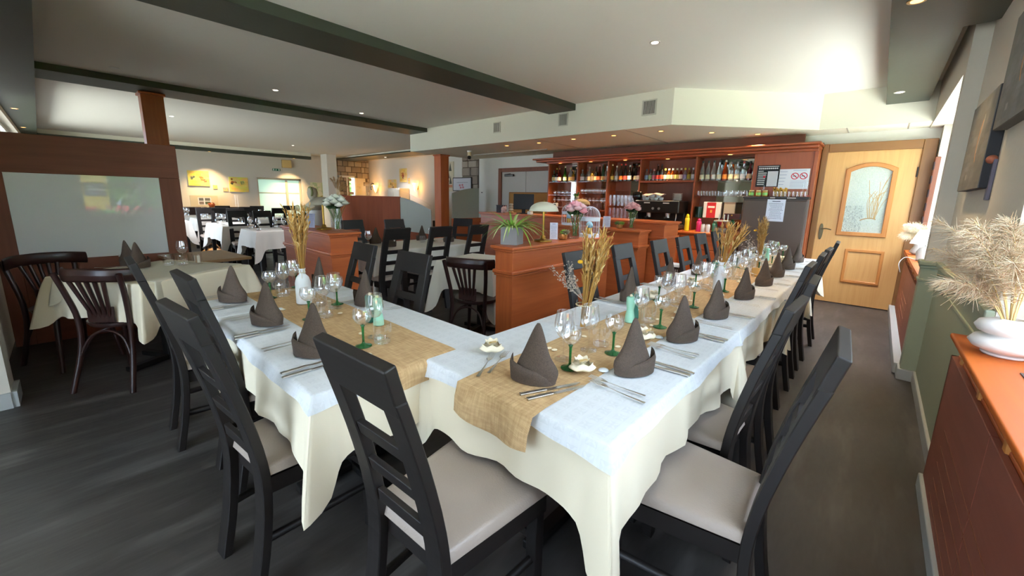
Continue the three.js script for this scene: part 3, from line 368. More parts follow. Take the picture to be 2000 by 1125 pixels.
const jit = rng(77), J = (a) => (jit() - 0.5) * 2 * a;
function setting(x, z, turn, where, g, o = {}) {   // turn: seat looks along its local -z
  const c = Math.cos(turn), s = Math.sin(turn), W = (dx, dz) => [x + dx * c + dz * s, S, z - dx * s + dz * c];
  napkin(W(0, 0), turn + (o.nap ?? 0) + J(0.12), `brown napkin folded into a peak, ${where}`, g, o.flip);
  if (!o.lean) { fork(W(-0.155, 0.02 + J(0.01)), turn + Math.PI / 2 + J(0.08), `steel dinner fork left of the napkin, ${where}`, g); fork(W(-0.19, 0.03 + J(0.01)), turn + Math.PI / 2 + J(0.08), `steel starter fork outside the dinner fork, ${where}`, g); knife(W(0.10, 0.045 + J(0.01)), turn + Math.PI / 2 + J(0.06), `steel knife right of the napkin, ${where}`, g); knife(W(0.14, 0.05 + J(0.01)), turn + Math.PI / 2 + J(0.06), `steel outer knife right of the napkin, ${where}`, g); }
  const gl = o.glass ?? [[0.11, -0.15], [0.06, -0.23], [0.145, -0.22]];
  roemer(W(gl[0][0] + J(0.01), gl[0][1] + J(0.01)), 0, `small glass with green stem, ${where}`, g); wine(W(gl[1][0] + J(0.01), gl[1][1] + J(0.01)), 0, `clear stemmed wine glass, ${where}`, g); if (!o.noTum) tumbler(W(gl[2][0] + J(0.01), gl[2][1] + J(0.01)), 0, `clear water tumbler, ${where}`, g);
  if (!o.noPouch) pouch(W(-0.13 + J(0.01), -0.12 + J(0.02)), turn + J(1), `cream cloth favour pouch, ${where}`, g);
}
const GS = 'place settings on the banquet table';
[-1.31, -1.79, -2.29, -2.9, -3.5, -4.0, -4.55, -5.2].forEach((z, i) => setting(-0.58, z, Math.PI / 2, `${ORD[i]} place on the window side, long table`, GS, { nap: -0.45 }));
[-2.3, -2.95, -3.58, -4.14, -4.72, -5.3].forEach((z, i) => setting(-1.09, z, -Math.PI / 2, `${ORD[i]} place on the counter side, long table`, GS, { noPouch: i > 2, glass: [[-0.1, -0.15], [-0.05, -0.22], [-0.13, -0.23]] }));
[-1.55, -2.08, -2.66].forEach((x, i) => setting(x, -0.575, 0, `${ORD[i]} place on the near side, short table arm`, GS, { nap: 0.5, flip: true, noPouch: true, glass: [[0.06, -0.175], [0.0, -0.26], [0.07, -0.25]] }));
[-2.08, -2.68].forEach((x, i) => setting(x, -1.06, Math.PI, `${ORD[i]} place on the far side, short table arm`, GS, { noPouch: true, glass: [[0.12, -0.10], [0.05, -0.15], [0.16, -0.18]] }));
// the place at the head of the long table, set across the runner
napkin([-0.80, S, -1.0], 0.35, 'brown napkin folded into a peak, at the head of the long table', GS, true);
fork([-0.985, S, -1.02], 2.0, 'steel dinner fork at the head of the long table', GS); fork([-1.0, S, -0.97], 2.1, 'steel starter fork at the head of the long table', GS);
knife([-0.715, S, -0.99], 1.15, 'steel knife at the head of the long table', GS); knife([-0.685, S, -0.985], 1.2, 'steel outer knife at the head of the long table', GS);
roemer([-0.765, S, -1.17], 0, 'small glass with green stem, at the head of the long table', GS); wine([-0.83, S, -1.22], 0, 'clear stemmed wine glass, at the head of the long table', GS);
pouch([-1.07, S, -1.07], 0.8, 'cream cloth favour pouch on the bare corner of the white overlay', GS);
for (let i = 0; i < 34; i++) { const far = i % 3 === 2; const [x, z] = far ? [rr(-2.7, -1.35, jit), rr(-0.97, -0.70, jit)] : [rr(-0.97, -0.67, jit), -1.1 - 3.2 * Math.pow(jit(), 1.6)]; dup(shellP, 'pebble', [x, S - 0.001, z], jit() * 6, far ? 'small cream pebble strewn on the burlap of the short arm' : 'small cream pebble strewn on the burlap of the long table', 'pebble', far ? 'pebbles on the short runner' : 'pebbles on the long runner'); }
[[-0.665, -1.24, 'near the first two places'], [-0.665, -1.74, 'between the second and third places'], [-0.70, -2.22, 'past the third place'], [-0.95, -2.1, 'on the counter side of the runner']].forEach(([x, z, w]) => dup(flatShell, 'white_shell', [x, S, z], jit() * 6, `flat white shell on the long table, ${w}`, 'shell', 'white shells'));
[[-1.8, -0.70, 'beside the green mills'], [-2.3, -0.70, 'by the white bottle vase']].forEach(([x, z, w]) => dup(flatShell, 'white_shell', [x, S, z], jit() * 6, `flat white shell on the short arm, ${w}`, 'shell', 'white shells'));
// pepper and salt mills
const millG = lathe([[0, 0], [0.024, 0], [0.025, 0.004], [0.0235, 0.03], [0.018, 0.062], [0.018, 0.07], [0.0225, 0.098], [0.0225, 0.126], [0.019, 0.132], [0, 0.133]], 20);
function mill(c, p, label) { const t = thing('spice_mill', label, 'mill', p); obj('body', millG, plain(c, 0.35), t); obj('knob', new THREE.SphereGeometry(0.008, 10, 8).translate(0, 0.138, 0), plain(0xd8c8a8, 0.5), t); }
[[[-0.87, -1.86], [-0.885, -1.94], 'near the first dried bouquet'], [[-0.86, -3.42], [-0.93, -3.5], 'by the white vase halfway along'], [[-0.84, -5.05], [-0.9, -5.1], 'towards the far end of the long table'], [[-1.70, -0.935], [-1.775, -0.935], 'on the short table arm']].forEach(([a, b, w]) => { mill(0x9fd8bc, [a[0], S, a[1]], `pale mint green spice mill, ${w}`); mill(0x3f7f6c, [b[0], S, b[1]], `dark green spice mill, ${w}`); });
// ---------- dried bouquets ----------
const strawT = [plain(0xc89e58, 0.9), plain(0xb88a44, 0.9), plain(0xd8b87c, 0.9)];
function leafBlade(len, w, bend, n = 6) { return grid((u, v) => { const t = v, ww = w * Math.sin(Math.PI * Math.min(1, 0.08 + t * 0.92)) , e = u - 0.5; return [e * ww, len * t - bend * len * t * t * 0.4, bend * len * t * t + Math.abs(e) * ww * 0.5]; }, 2, n); }
function orient(g, dir, roll, p) { g.rotateY(roll); g.applyQuaternion(new THREE.Quaternion().setFromUnitVectors(V3(0, 1, 0), dir.clone().normalize())); return g.translate(p.x, p.y, p.z); }
function bouquet(t, seed, y0, H, spread, n, o = {}) {
  const r = rng(seed), st = [], hd = [[], [], []];
  for (let i = 0; i < n; i++) {
    const a = r() * 6.283, q = Math.sqrt(r()), h = H * rr(0.62, 1, r), base = V3(Math.cos(a) * 0.012 * q, y0 - (o.depth ?? 0.09), Math.sin(a) * 0.012 * q), tip = V3(Math.cos(a) * spread * q + (o.lx ?? 0) * h / H, y0 + h, Math.sin(a) * spread * q + (o.lz ?? 0) * h / H), mid = base.clone().lerp(tip, 0.5).add(V3(-Math.cos(a) * spread * q * 0.22, 0, -Math.sin(a) * spread * q * 0.22));
    const cv = new THREE.QuadraticBezierCurve3(base, mid, tip); st.push(new THREE.TubeGeometry(cv, 8, 0.0014, 4));
    const k = o.dense ?? 9; for (let j = 0; j < k; j++) { const s = rr(0.55, 1.0, r), p = cv.getPoint(s), d = cv.getTangent(s).multiplyScalar(1.1).add(V3(r() - 0.5, r() * 0.5, r() - 0.5)); hd[(i + j) % 3].push(orient(leafBlade(rr(0.022, 0.055, r), rr(0.005, 0.010, r), rr(-0.5, 0.9, r), 3), d, r() * 6, p)); }
  }
  obj('stems', st, strawT[1], t); hd.forEach((h, i) => { if (h.length) { const m = obj('seed_heads', h, strawT[i], t); m.userData = { kind: 'stuff' }; } });
  if (o.flower) obj('yellow_flower', [new THREE.SphereGeometry(0.013, 10, 8).scale(1, 0.7, 1).translate(o.flower[0], y0 + o.flower[1], o.flower[2])], plain(0xe0a81c, 0.8), t);
  if (o.wisps) { const w = []; for (let i = 0; i < o.wisps; i++) { const a = o.wa + (r() - 0.5) * 1.6, d = V3(Math.cos(a), rr(0.4, 1.8, r), Math.sin(a)).normalize(), L = rr(0.12, 0.24, r), b = V3(0, y0, 0); w.push(rod(b.toArray(), b.clone().addScaledVector(d, L).toArray(), 0.001, 0.0006, 4)); for (let j = 0; j < 9; j++) { const p = b.clone().addScaledVector(d, L * rr(0.5, 1, r)); w.push(new THREE.TetrahedronGeometry(rr(0.004, 0.008, r)).translate(p.x + rr(-0.02, 0.02, r), p.y + rr(-0.01, 0.02, r), p.z + rr(-0.02, 0.02, r))); } } obj('dry_wisps', w, plain(0xb8a898, 0.95), t).userData = { kind: 'stuff' }; }
}
const jarGlass = lathe([[0, 0.0], [0.036, 0.0], [0.041, 0.006], [0.041, 0.09], [0.034, 0.115], [0.034, 0.135]], 22), whiteBottle = lathe([[0, 0], [0.036, 0], [0.04, 0.006], [0.04, 0.12], [0.032, 0.15], [0.016, 0.168], [0.015, 0.19], [0.018, 0.193], [0.018, 0.2], [0.012, 0.2], [0.012, 0.15]], 24);
function vaseThing(kind, p, seed, label, o = {}) {
  const t = thing('dried_bouquet_vase', label, 'vase', p);
  if (kind === 'jar') { obj('jar', jarGlass, M.glass, t); bouquet(t, seed, 0.135, o.H ?? 0.33, o.spread ?? 0.08, o.n ?? 46, { depth: 0.128, ...o }); obj('twine', new THREE.TorusGeometry(0.036, 0.003, 5, 20).rotateX(Math.PI / 2).translate(0, 0.118, 0), plain(0xc8b48a, 0.9), t); }
  else { obj('bottle', whiteBottle, plain(0xe4e6e6, 0.55), t); bouquet(t, seed, 0.2, o.H ?? 0.32, o.spread ?? 0.08, o.n ?? 34, { depth: 0.05, ...o }); obj('twine', [new THREE.TorusGeometry(0.017, 0.0025, 5, 16).rotateX(Math.PI / 2).translate(0, 0.178, 0), new THREE.TorusGeometry(0.014, 0.0018, 5, 14).translate(0.03, 0.188, 0), new THREE.TorusGeometry(0.012, 0.0018, 5, 14).translate(-0.03, 0.184, 0), rod([0.02, 0.18, 0.01], [0.035, 0.15, 0.015], 0.0015)], plain(0xd8ccb0, 0.9), t); }
}
vaseThing('jar', [-0.985, S, -1.6], 201, 'glass jar of dried golden grasses, nearest bouquet on the long table', { lx: 0.035, lz: -0.045, H: 0.34, spread: 0.072, n: 54, dense: 10, wisps: 12, wa: 2.6, flower: [-0.012, 0.19, 0.03] });
vaseThing('bottle', [-2.34, S, -0.84], 202, 'white bottle vase of straw coloured grasses on the short arm', { H: 0.36, spread: 0.07, n: 34, lx: 0.0 });
vaseThing('bottle', [-0.77, S, -3.03], 203, 'white bottle vase of golden wheat halfway along the long table', { H: 0.27, spread: 0.1, n: 34, lx: 0.04, lz: -0.05 });
vaseThing('jar', [-0.79, S, -4.38], 204, 'glass jar of tall ochre grasses, farthest bouquet on the long table', { H: 0.36, spread: 0.05, n: 42, wisps: 6, wa: 3 , flower: [-0.06, 0.22, 0.02] });
{ const t = thing('candle_pot', 'small amber candle pot before the farthest bouquet', 'candle', [-0.71, S, -3.86]); obj('pot', lathe([[0, 0], [0.026, 0], [0.03, 0.01], [0.03, 0.07], [0.027, 0.07], [0.027, 0.02], [0, 0.02]], 18), plain(0xd8a860, 0.4), t); obj('wick', cyl(0.001, 0.001, 0.02, 0, 0.02, 0, 5), M.black, t); }

// ---------- counters in reddish wood ----------
function counter(name, label, x0, x1, z0, z1, h, grainX, cat = 'counter') {
  const t = thing(name, label, cat, [(x0 + x1) / 2, 0, (z0 + z1) / 2]), w = x1 - x0, d = z1 - z0, m = h - 0.215, B = (e, y0, y1, r = 0.003) => bb(-w / 2 + e, w / 2 - e, y0, y1, -d / 2 + e, d / 2 - e, r), gr = grainX;
  obj('carcase', B(0.035, 0.06, m), M.cherry, t, gr); obj('upper_band', B(0.03, m + 0.025, h - 0.04), M.cherry, t, gr); obj('moulding', [B(0.012, m - 0.004, m + 0.028, 0.011), B(0.024, m - 0.022, m - 0.004, 0.004)], M.cherry, t, gr); obj('top_moulding', B(0.018, h - 0.045, h - 0.026, 0.006), M.cherry, t, gr); obj('worktop', B(0, h - 0.026, h, 0.008), M.cherry, t, gr); obj('plinth', B(0.05, 0, 0.06), M.cherryDark, t, gr); return t;
}
counter('divider_counter', 'long reddish wood divider counter behind the first dried bouquet', -2.205, -1.96, -3.69, -2.17, 1.0, 2);
counter('divider_counter', 'reddish wood divider counter with brown lamp, behind the short table arm', -5.02, -3.76, -1.93, -1.6, 1.0, 0);
counter('bar_ledge', 'lower reddish wood ledge in front of the tall bar', -3.5, -2.115, -4.97, -4.635, 1.0, 0);
{ const t = counter('bar_counter', 'tall reddish wood bar counter in front of the bottle shelves', -5.35, -1.94, -5.5, -4.97, 1.1, 0); void t; }
{ const t = thing('back_bar', 'low reddish wood back bar under the bottle shelves', 'counter', [0, 0, 0]); obj('carcase', bb(-5.15, -1.52, 0.05, 0.88, -7.12, -6.36), M.cherry, t, 1); obj('worktop', bb(-5.2, -1.5, 0.88, 0.91, -7.14, -6.32, 0.006), M.cherry, t, 0); for (let i = 0; i < 5; i++) { const x = -5.1 + i * 0.715; const d = obj('drawer', bb(x, x + 0.69, 0.66, 0.86, -6.36, -6.34, 0.004), M.cherry, t, 0); obj('handle', bx(0.1, 0.012, 0.02, x + 0.345, 0.76, -6.33, 0.004), M.darkSteel, d); obj('door', bb(x, x + 0.69, 0.08, 0.64, -6.36, -6.34, 0.004), M.cherry, t, 1); } }
// dome lamps
function domeLamp(name, label, p, shade, H, R) { const t = thing(name, label, 'lamp', p); obj('base', lathe([[0, 0], [0.075, 0], [0.078, 0.008], [0.07, 0.016], [0.03, 0.022], [0.022, 0.03], [0.02, 0.048], [0.008, 0.052]], 28), M.brass, t); obj('stem', cyl(0.0095, 0.0095, H - 0.09, 0, 0.045, 0, 12), M.brass, t); const s = []; for (let i = 0; i <= 12; i++) { const a = i / 12 * Math.PI / 2; s.push([R * Math.cos(a), H - R * 0.62 + R * 0.62 * Math.sin(a)]); } for (let i = 12; i >= 0; i--) { const a = i / 12 * Math.PI / 2; s.push([(R - 0.004) * Math.cos(a), H - R * 0.62 - 0.003 + R * 0.62 * Math.sin(a)]); } obj('lamp_shade', [lathe(s, 32), new THREE.TorusGeometry(R, 0.004, 6, 36).rotateX(Math.PI / 2).translate(0, H - R * 0.62, 0)], shade, t); obj('finial', new THREE.SphereGeometry(0.008, 8, 6).translate(0, H + 0.002, 0), M.brass, t); }
const shadeCream = plain(0xcfcdb8, 0.35);
domeLamp('mushroom_lamp', 'brass table lamp with cream dome shade on the near counter', [-2.1, 1.0, -2.7], shadeCream, 0.335, 0.122);
domeLamp('mushroom_lamp', 'brass table lamp with grey dome shade on the left divider counter', [-4.22, 1.0, -1.76], plain(0xa19a86, 0.4), 0.33, 0.125);
domeLamp('mushroom_lamp', 'small lamp with tan shade standing by the bottle shelves', [-3.4, 1.1, -5.3], plain(0xa08860, 0.5), 0.27, 0.13);
// spider plant
const leafG = [plain(0x7aa83a, 0.5), plain(0x9cc052, 0.5), plain(0xcdd890, 0.5)];
{ const t = thing('spider_plant', 'spider plant with arching striped leaves in a grey square pot', 'plant', [-2.12, 1.0, -2.33], 0.35); obj('pot', [extr([[-0.065, -0.065], [0.065, -0.065], [0.065, 0.065], [-0.065, 0.065]], 0.13, 0.003, [[[-0.055, -0.055], [0.055, -0.055], [0.055, 0.055], [-0.055, 0.055]]]).rotateX(-Math.PI / 2).translate(0, 0.003, 0)], plain(0x8d8a88, 0.75), t); obj('soil', bx(0.11, 0.1, 0.11, 0, 0.06, 0), plain(0x2a211a, 1), t);
  const r = rng(31); for (let i = 0; i < 70; i++) { const a = r() * 6.283, L = rr(0.16, 0.36, r), up = rr(0.7, 1.7, r), dr = rr(0.6, 1.6, r); const g = grid((u, v) => { const s = v, x = L * s * 0.85, y = 0.115 + L * (up * s * 0.5 - dr * s * s * 0.62) + 0.03 * s, w = 0.0095 * Math.pow(1 - s, 0.6) * (0.5 + Math.min(1, s * 6) * 0.5), e = u - 0.5; return [Math.cos(a) * (0.02 + x) - Math.sin(a) * e * 2 * w, y + Math.abs(e) * w * 0.8, Math.sin(a) * (0.02 + x) + Math.cos(a) * e * 2 * w]; }, 2, 12); obj('leaf', g, leafG[i % 3], t); } }
// printed cards and notices
const lines = (bg, ink, n, title) => (c, w, h) => { const r = rng(n + w); c.fillStyle = bg; c.fillRect(0, 0, w, h); c.fillStyle = ink; if (title) c.fillRect(w * 0.28, h * 0.07, w * 0.44, h * 0.035); for (let i = 0; i < n; i++) { const L = w * (0.45 + 0.35 * r()), y = h * (0.18 + 0.74 * i / n); for (let x = (w - L) / 2; x < (w + L) / 2;) { const k = w * (0.03 + 0.06 * r()); c.fillRect(x, y, k, h * 0.016); x += k + w * 0.02; } } };
function card(name, label, w, h, m, p, turn, tilt = 0, cat = 'card') { const t = thing(name, label, cat, p, turn); const f = obj('print', bx(w, h, 0.002, 0, 0, 0.0012), m, t); const b = obj('stand', [bx(w, h, 0.002, 0, 0, -0.001)], M.paper, t); for (const q of [f, b]) { q.rotation.x = -tilt; q.position.y = h / 2 * Math.cos(tilt) + 0.002; } return t; }
const cardM = canvasMat(128, 200, lines('#dfe2f2', '#8a90b0', 14, true));
card('menu_card', 'tilted white menu card beside the cream lamp', 0.07, 0.15, cardM, [-2.15, 1.0, -2.92], 0.75, 0.18);
card('menu_card', 'white menu card on the lower bar ledge', 0.10, 0.145, cardM, [-2.7, 1.0, -4.85], 0.3, 0.1);
card('menu_card', 'blue grey card behind the grass bouquet on the left counter', 0.10, 0.15, canvasMat(128, 200, lines('#a9acc4', '#767a98', 10, true)), [-4.5, 1.0, -1.74], 0.6, 0.15);
// succulents in copper pots
function succulent(label, p, seed) { const t = thing('succulent_pot', label, 'plant', p), r = rng(seed); obj('pot', lathe([[0, 0], [0.03, 0], [0.038, 0.012], [0.04, 0.05], [0.036, 0.055], [0.034, 0.05], [0, 0.045]], 20), plain(0xc08850, 0.3, { metalness: 0.7 }), t); for (let k = 0; k < 3; k++) { const cx = rr(-0.05, 0.05, r), cz = rr(-0.03, 0.03, r), m = [plain(0xb8a088, 0.7), leafG[1], plain(0x7a9a5a, 0.7)][k], gs = []; for (let i = 0; i < 22; i++) { const a = i * 2.4, tl = 0.25 + i * 0.045; gs.push(orient(leafBlade(0.045 * (1 - i * 0.015) + 0.01, 0.02, 0.4, 4), V3(Math.cos(a) * (1.5 - tl), tl, Math.sin(a) * (1.5 - tl)), 0, V3(cx, 0.055, cz))); } obj('rosette', gs, m, t); } }
succulent('succulents in a copper pot on the near counter between lamp and birdcage', [-2.09, 1.0, -2.98], 41); succulent('green succulents in a copper pot on the lower bar ledge', [-2.48, 1.0, -4.8], 42);
// roses in glass
function rose(c, R) { const gs = []; for (let k = 0; k < 4; k++) { const n = 3 + k, q = R * (0.3 + 0.24 * k); for (let i = 0; i < n; i++) { const a0 = i / n * 6.283 + k; gs.push(grid((u, v) => { const a = a0 + (u - 0.5) * (6.283 / n) * 1.35, s = v, rad = q * (0.35 + 0.75 * Math.sin(s * 1.7)) * (1 + 0.06 * Math.cos((u - 0.5) * 6)); return [Math.cos(a) * rad, R * (-0.5 + (1.25 - 0.2 * k) * s - 0.12 * Math.pow(u * 2 - 1, 2) * s), Math.sin(a) * rad]; }, 6, 5)); } } return gs.map((g) => g.translate(...c)); }
function roses(name, label, p, vase, heads, seed, col, R = 0.045, spread = 0.06) { const t = thing(name, label, 'flowers', p), r = rng(seed); obj('vase', vase, M.glass, t); const H = 0.235, ms = col.map((c) => mat('rose' + c, { color: c, roughness: 0.7, sheen: 0.3 })), st = [], lv = []; for (let i = 0; i < heads; i++) { const a = i * 2.4 + 0.4 * r(), ct = 1 - 1.05 * i / (heads - 1), q = spread * Math.sqrt(1 - ct * ct), c = [Math.cos(a) * q, H + 0.02 + spread * 0.9 * ct, Math.sin(a) * q]; obj('rose', rose(c, R), ms[i % ms.length], t); st.push(rod([Math.cos(a + 2) * 0.02, 0.02, Math.sin(a + 2) * 0.02], [c[0], c[1] - 0.02, c[2]], 0.0025)); for (let j = 0; j < 3; j++) lv.push(orient(leafBlade(0.06, 0.026, 0.5, 5), V3(Math.cos(a + j) , 0.2, Math.sin(a + j)), 0, V3(c[0] * 0.5, H, c[2] * 0.5))); } obj('stems', st, plain(0x5a7a3a, 0.7), t); obj('leaves', lv, plain(0x2f4a26, 0.7), t); }
const tallVase = lathe([[0, 0], [0.048, 0], [0.05, 0.006], [0.05, 0.13], [0.042, 0.165], [0.03, 0.18], [0.032, 0.2]], 24);
roses('rose_vase', 'bunch of pink roses in a glass vase before the birdcages', [-2.11, 1.0, -3.2], tallVase, 14, 51, [0xf8c4cc, 0xf0a8b4, 0xfad4d8], 0.036, 0.075); roses('rose_vase', 'bunch of pink roses in a glass vase on the bar ledge', [-2.33, 1.0, -4.82], tallVase, 14, 52, [0xf0b4b0, 0xf6c8c2, 0xe8a4a0], 0.036, 0.072);
roses('hydrangea_vase', 'white flowers in a clear glass bottle on the left divider counter', [-3.98, 1.0, -1.79], lathe([[0, 0], [0.052, 0], [0.055, 0.008], [0.055, 0.12], [0.035, 0.165], [0.02, 0.185], [0.022, 0.2]], 24), 15, 53, [0xd8d8c6, 0xe6e6d8], 0.038, 0.088);
{ const t = thing('flower_pot', 'dark pot with pale blooms on the left end of the divider counter', 'plant', [-4.72, 1.0, -1.75]); const r = rng(61); obj('pot', lathe([[0, 0], [0.05, 0], [0.065, 0.09], [0.058, 0.09], [0.045, 0.02], [0, 0.02]], 18), plain(0x2c2426, 0.5), t); const l = []; for (let i = 0; i < 26; i++) { const a = r() * 6.28; l.push(orient(leafBlade(rr(0.06, 0.11, r), 0.03, 0.6, 5), V3(Math.cos(a), rr(0.4, 1.6, r), Math.sin(a)), 0, V3(0, 0.08, 0))); } obj('leaves', l, plain(0x4f5a30, 0.7), t); for (let i = 0; i < 5; i++) obj('bloom', new THREE.IcosahedronGeometry(0.025, 1).translate(Math.cos(i * 1.3) * 0.06, 0.19 + 0.02 * (i % 2), Math.sin(i * 1.3) * 0.06), plain(0xd0c8a0, 0.8), t); }
// birdcages
function birdcage(label, p, H, R) { const t = thing('birdcage', label, 'birdcage', p); const W = plain(0xdfe4ea, 0.45), yb = H * 0.52, bars = [], dome = []; obj('base', [cyl(R, R, 0.03, 0, 0, 0, 28)], W, t); obj('band', [lathe([[R, yb], [R + 0.002, yb], [R + 0.002, yb + 0.035], [R, yb + 0.035]], 28)], W, t); for (let i = 0; i < 20; i++) { const a = i / 20 * 6.283, c = Math.cos(a), s = Math.sin(a); bars.push(rod([c * R, 0.03, s * R], [c * R, yb, s * R], 0.0017, 0.0017, 5)); const pts = []; for (let k = 0; k <= 6; k++) { const q = k / 6 * Math.PI / 2; pts.push([c * R * Math.cos(q) + c * 0.004, yb + 0.03 + (H * 0.36) * Math.sin(q), s * R * Math.cos(q) + s * 0.004]); } dome.push(tube(pts, 0.0017, 8, 5)); } obj('bars', bars, W, t); obj('dome_wires', dome, W, t); obj('finial', lathe([[0, H * 0.88], [0.016, H * 0.88], [0.006, H * 0.91], [0.012, H * 0.94], [0.004, H * 0.97], [0, H]], 14), W, t); obj('ornament', [new THREE.IcosahedronGeometry(0.032, 1).translate(0, 0.12, 0), new THREE.IcosahedronGeometry(0.022, 1).translate(0.025, 0.11, 0.015)], plain(0x9ec8da, 0.7), t); obj('gilt_cup', lathe([[0, 0.03], [0.022, 0.03], [0.03, 0.09], [0, 0.09]], 14), plain(0xc89a3c, 0.4, { metalness: 0.6 }), t); }
birdcage('white wire birdcage with dome top at the far end of the near counter', [-2.09, 1.0, -3.42], 0.30, 0.098); birdcage('second white birdcage behind the pink roses', [-3.28, 1.0, -4.8], 0.29, 0.1);
// ---------- bottle shelves behind the bar ----------
const FZ = -6.80, BZ = -7.1, shelfBays = [[-5.19, -4.5], [-4.49, -3.835], [-3.825, -3.2], [-3.19, -2.27], [-2.26, -1.455], [-1.43, -0.69]];
{ const t = thing('bottle_cabinet', 'reddish wood wall cabinet of bottle shelves with mirrors behind the bar', 'cabinet');
  obj('back_panel', bb(-5.2, -0.7, 0.91, 2.2, BZ - 0.05, BZ - 0.02), M.cabBack, t, 1);
  for (const x of [-5.2, -4.495, -3.83, -3.195, -2.265, -1.442]) obj('divider', bb(x - 0.013, x + 0.013, 0.91, 2.1, BZ - 0.03, FZ, 0.004), M.cherryCab, t, 1);
  obj('end_panel', bb(-1.43, -0.72, 0.91, 2.1, FZ - 0.03, FZ - 0.005, 0.003), M.cherryCab, t, 1); obj('end_post', bb(-0.75, -0.705, 0, 2.1, BZ, FZ + 0.01, 0.006), M.cherryCab, t, 1);
  obj('fascia', bb(-5.2, -0.9, 2.12, SO, -6.98, -6.93, 0.004), M.cherryDark, t, 0); obj('cornice_top', bb(-5.5, -0.68, 2.135, 2.165, BZ, -6.62, 0.01), M.cherryCab, t, 0); obj('cornice_cove', bb(-5.44, -0.70, 2.095, 2.135, BZ, -6.67, 0.014), M.cherryCab, t, 0); obj('cornice_lower', bb(-5.22, -0.705, 2.06, 2.095, BZ, -6.74, 0.01), M.cherryCab, t, 0);
  shelfBays.slice(0, 5).forEach(([a, b], i) => { for (const y of [[1.70, 1.44, 1.2], [1.70, 1.48, 1.2], [1.70, 1.535, 1.26], [1.70], [1.69, 1.46, 1.115]][i]) obj('shelf', bb(a + 0.01, b - 0.01, y - (i === 3 ? 0.03 : 0.008), y, BZ, FZ + 0.005, 0.002), i === 3 ? M.cherryCab : M.glassFoot, t, 0); });
  for (const [a, b] of [[-4.83, -4.53], [-4.13, -3.86], [-3.5, -3.22], [-2.0, -1.47]]) obj('mirror', bb(a, b, 0.98, 2.05, BZ - 0.02, BZ - 0.012), M.mirror, t); }
// bottles: body, neck, label, cap
const btlShapes = [
  [[0, 0], [0.034, 0], [0.036, 0.008], [0.036, 0.15], [0.03, 0.175], [0.013, 0.2], [0.0125, 0.26], [0.0145, 0.262], [0.0145, 0.275], [0, 0.276]],
  [[0, 0], [0.042, 0], [0.044, 0.008], [0.044, 0.13], [0.036, 0.15], [0.014, 0.165], [0.013, 0.215], [0.0155, 0.217], [0.0155, 0.23], [0, 0.231]],
  [[0, 0], [0.035, 0], [0.037, 0.01], [0.035, 0.1], [0.03, 0.17], [0.014, 0.24], [0.012, 0.29], [0.0145, 0.292], [0.0145, 0.305], [0, 0.306]],
  [[0, 0], [0.028, 0], [0.03, 0.006], [0.03, 0.1], [0.026, 0.12], [0.012, 0.15], [0.011, 0.185], [0.013, 0.187], [0.013, 0.197], [0, 0.198]]];
const btlG = btlShapes.map((s) => norm(lathe(s, 16))), lblG = [0.0365, 0.0445, 0.037, 0.0305].map((r, i) => norm(lathe([[r, 0.03], [r + 0.0004, 0.032], [r + 0.0004 - (i === 2 ? 0.002 : 0), 0.095], [r - (i === 2 ? 0.002 : 0), 0.097]], 16))), capG = btlShapes.map((s) => { const y = s[s.length - 1][1]; return norm(cyl(0.0155, 0.0155, 0.03, 0, y - 0.026, 0, 12)); });
const glassC = {}; const bottleMat = (c, clear) => glassC[c + '_' + clear] ??= clear ? mat('btl' + c, { color: c, transmission: 0.85, thickness: 0.02, attenuationColor: new THREE.Color(c), attenuationDistance: 0.05, roughness: 0.05, ior: 1.4 }) : mat('btl' + c, { color: c, roughness: 0.12, clearcoat: 0.6 });
const CN = { 0x1c3a22: 'green', 0x20140f: 'dark brown', 0xe8ecea: 'clear', 0xd8701c: 'orange', 0xc03428: 'red', 0x8a3a18: 'amber', 0x111111: 'black', 0xd8b84a: 'golden', 0x4a9a3a: 'bright green', 0x5a1c28: 'wine red' };
function bottle(k, c, lab, cap, p, where, group) {
  const clear = ![0x111111, 0x20140f, 0x5a1c28, 0x1c3a22].includes(c), t = thing('bottle', `${CN[c]} bottle, ${where}`, 'bottle', p, 0, group), nm = (o, n) => { const m = new THREE.Mesh(o, n); m.castShadow = m.receiveShadow = true; return m; };
  const b = nm(btlG[k], bottleMat(c, clear)); b.name = 'body'; const l = nm(lblG[k], plain(lab, 0.6)); l.name = 'label'; const q = nm(capG[k], plain(cap, 0.4)); q.name = 'cap'; t.add(b, l, q); return t;
}
const G_ = 0x1c3a22, B_ = 0x20140f, C_ = 0xe8ecea, O_ = 0xd8701c, R_ = 0xc03428, A_ = 0x8a3a18, K_ = 0x111111, Y_ = 0xd8b84a, L_ = 0x4a9a3a, W_ = 0x5a1c28;
function shelfRow(x0, x1, y, z, list, where, group) { list.forEach(([k, c, lab, cap, dz], i) => bottle(k, c, lab, cap, [x0 + (x1 - x0) * (list.length > 1 ? i / (list.length - 1) : 0), y, z + (dz ?? 0)], `${ORD[i] === 'nearest' ? 'first' : ORD[i]} from the left ${where}`, group)); }
shelfRow(-5.12, -4.57, 1.701, -6.89, [[1, G_, 0xd8c888, 0x222222], [0, B_, 0xe0e0da, 0xe0d060], [0, R_, 0xf0e0d0, 0xd87030], [1, K_, 0x333333, 0x111111, -0.09], [2, L_, 0xd8e8b0, 0xd8d8b0], [0, C_, 0xd8d8c8, 0x88886a, -0.08], [0, C_, 0xd0b068, 0xc0a040], [1, Y_, 0xc89a58, 0x8a4a20], [0, K_, 0x201818, 0xd8b080]], 'on the top shelf, leftmost bay', 'top shelf bottles');
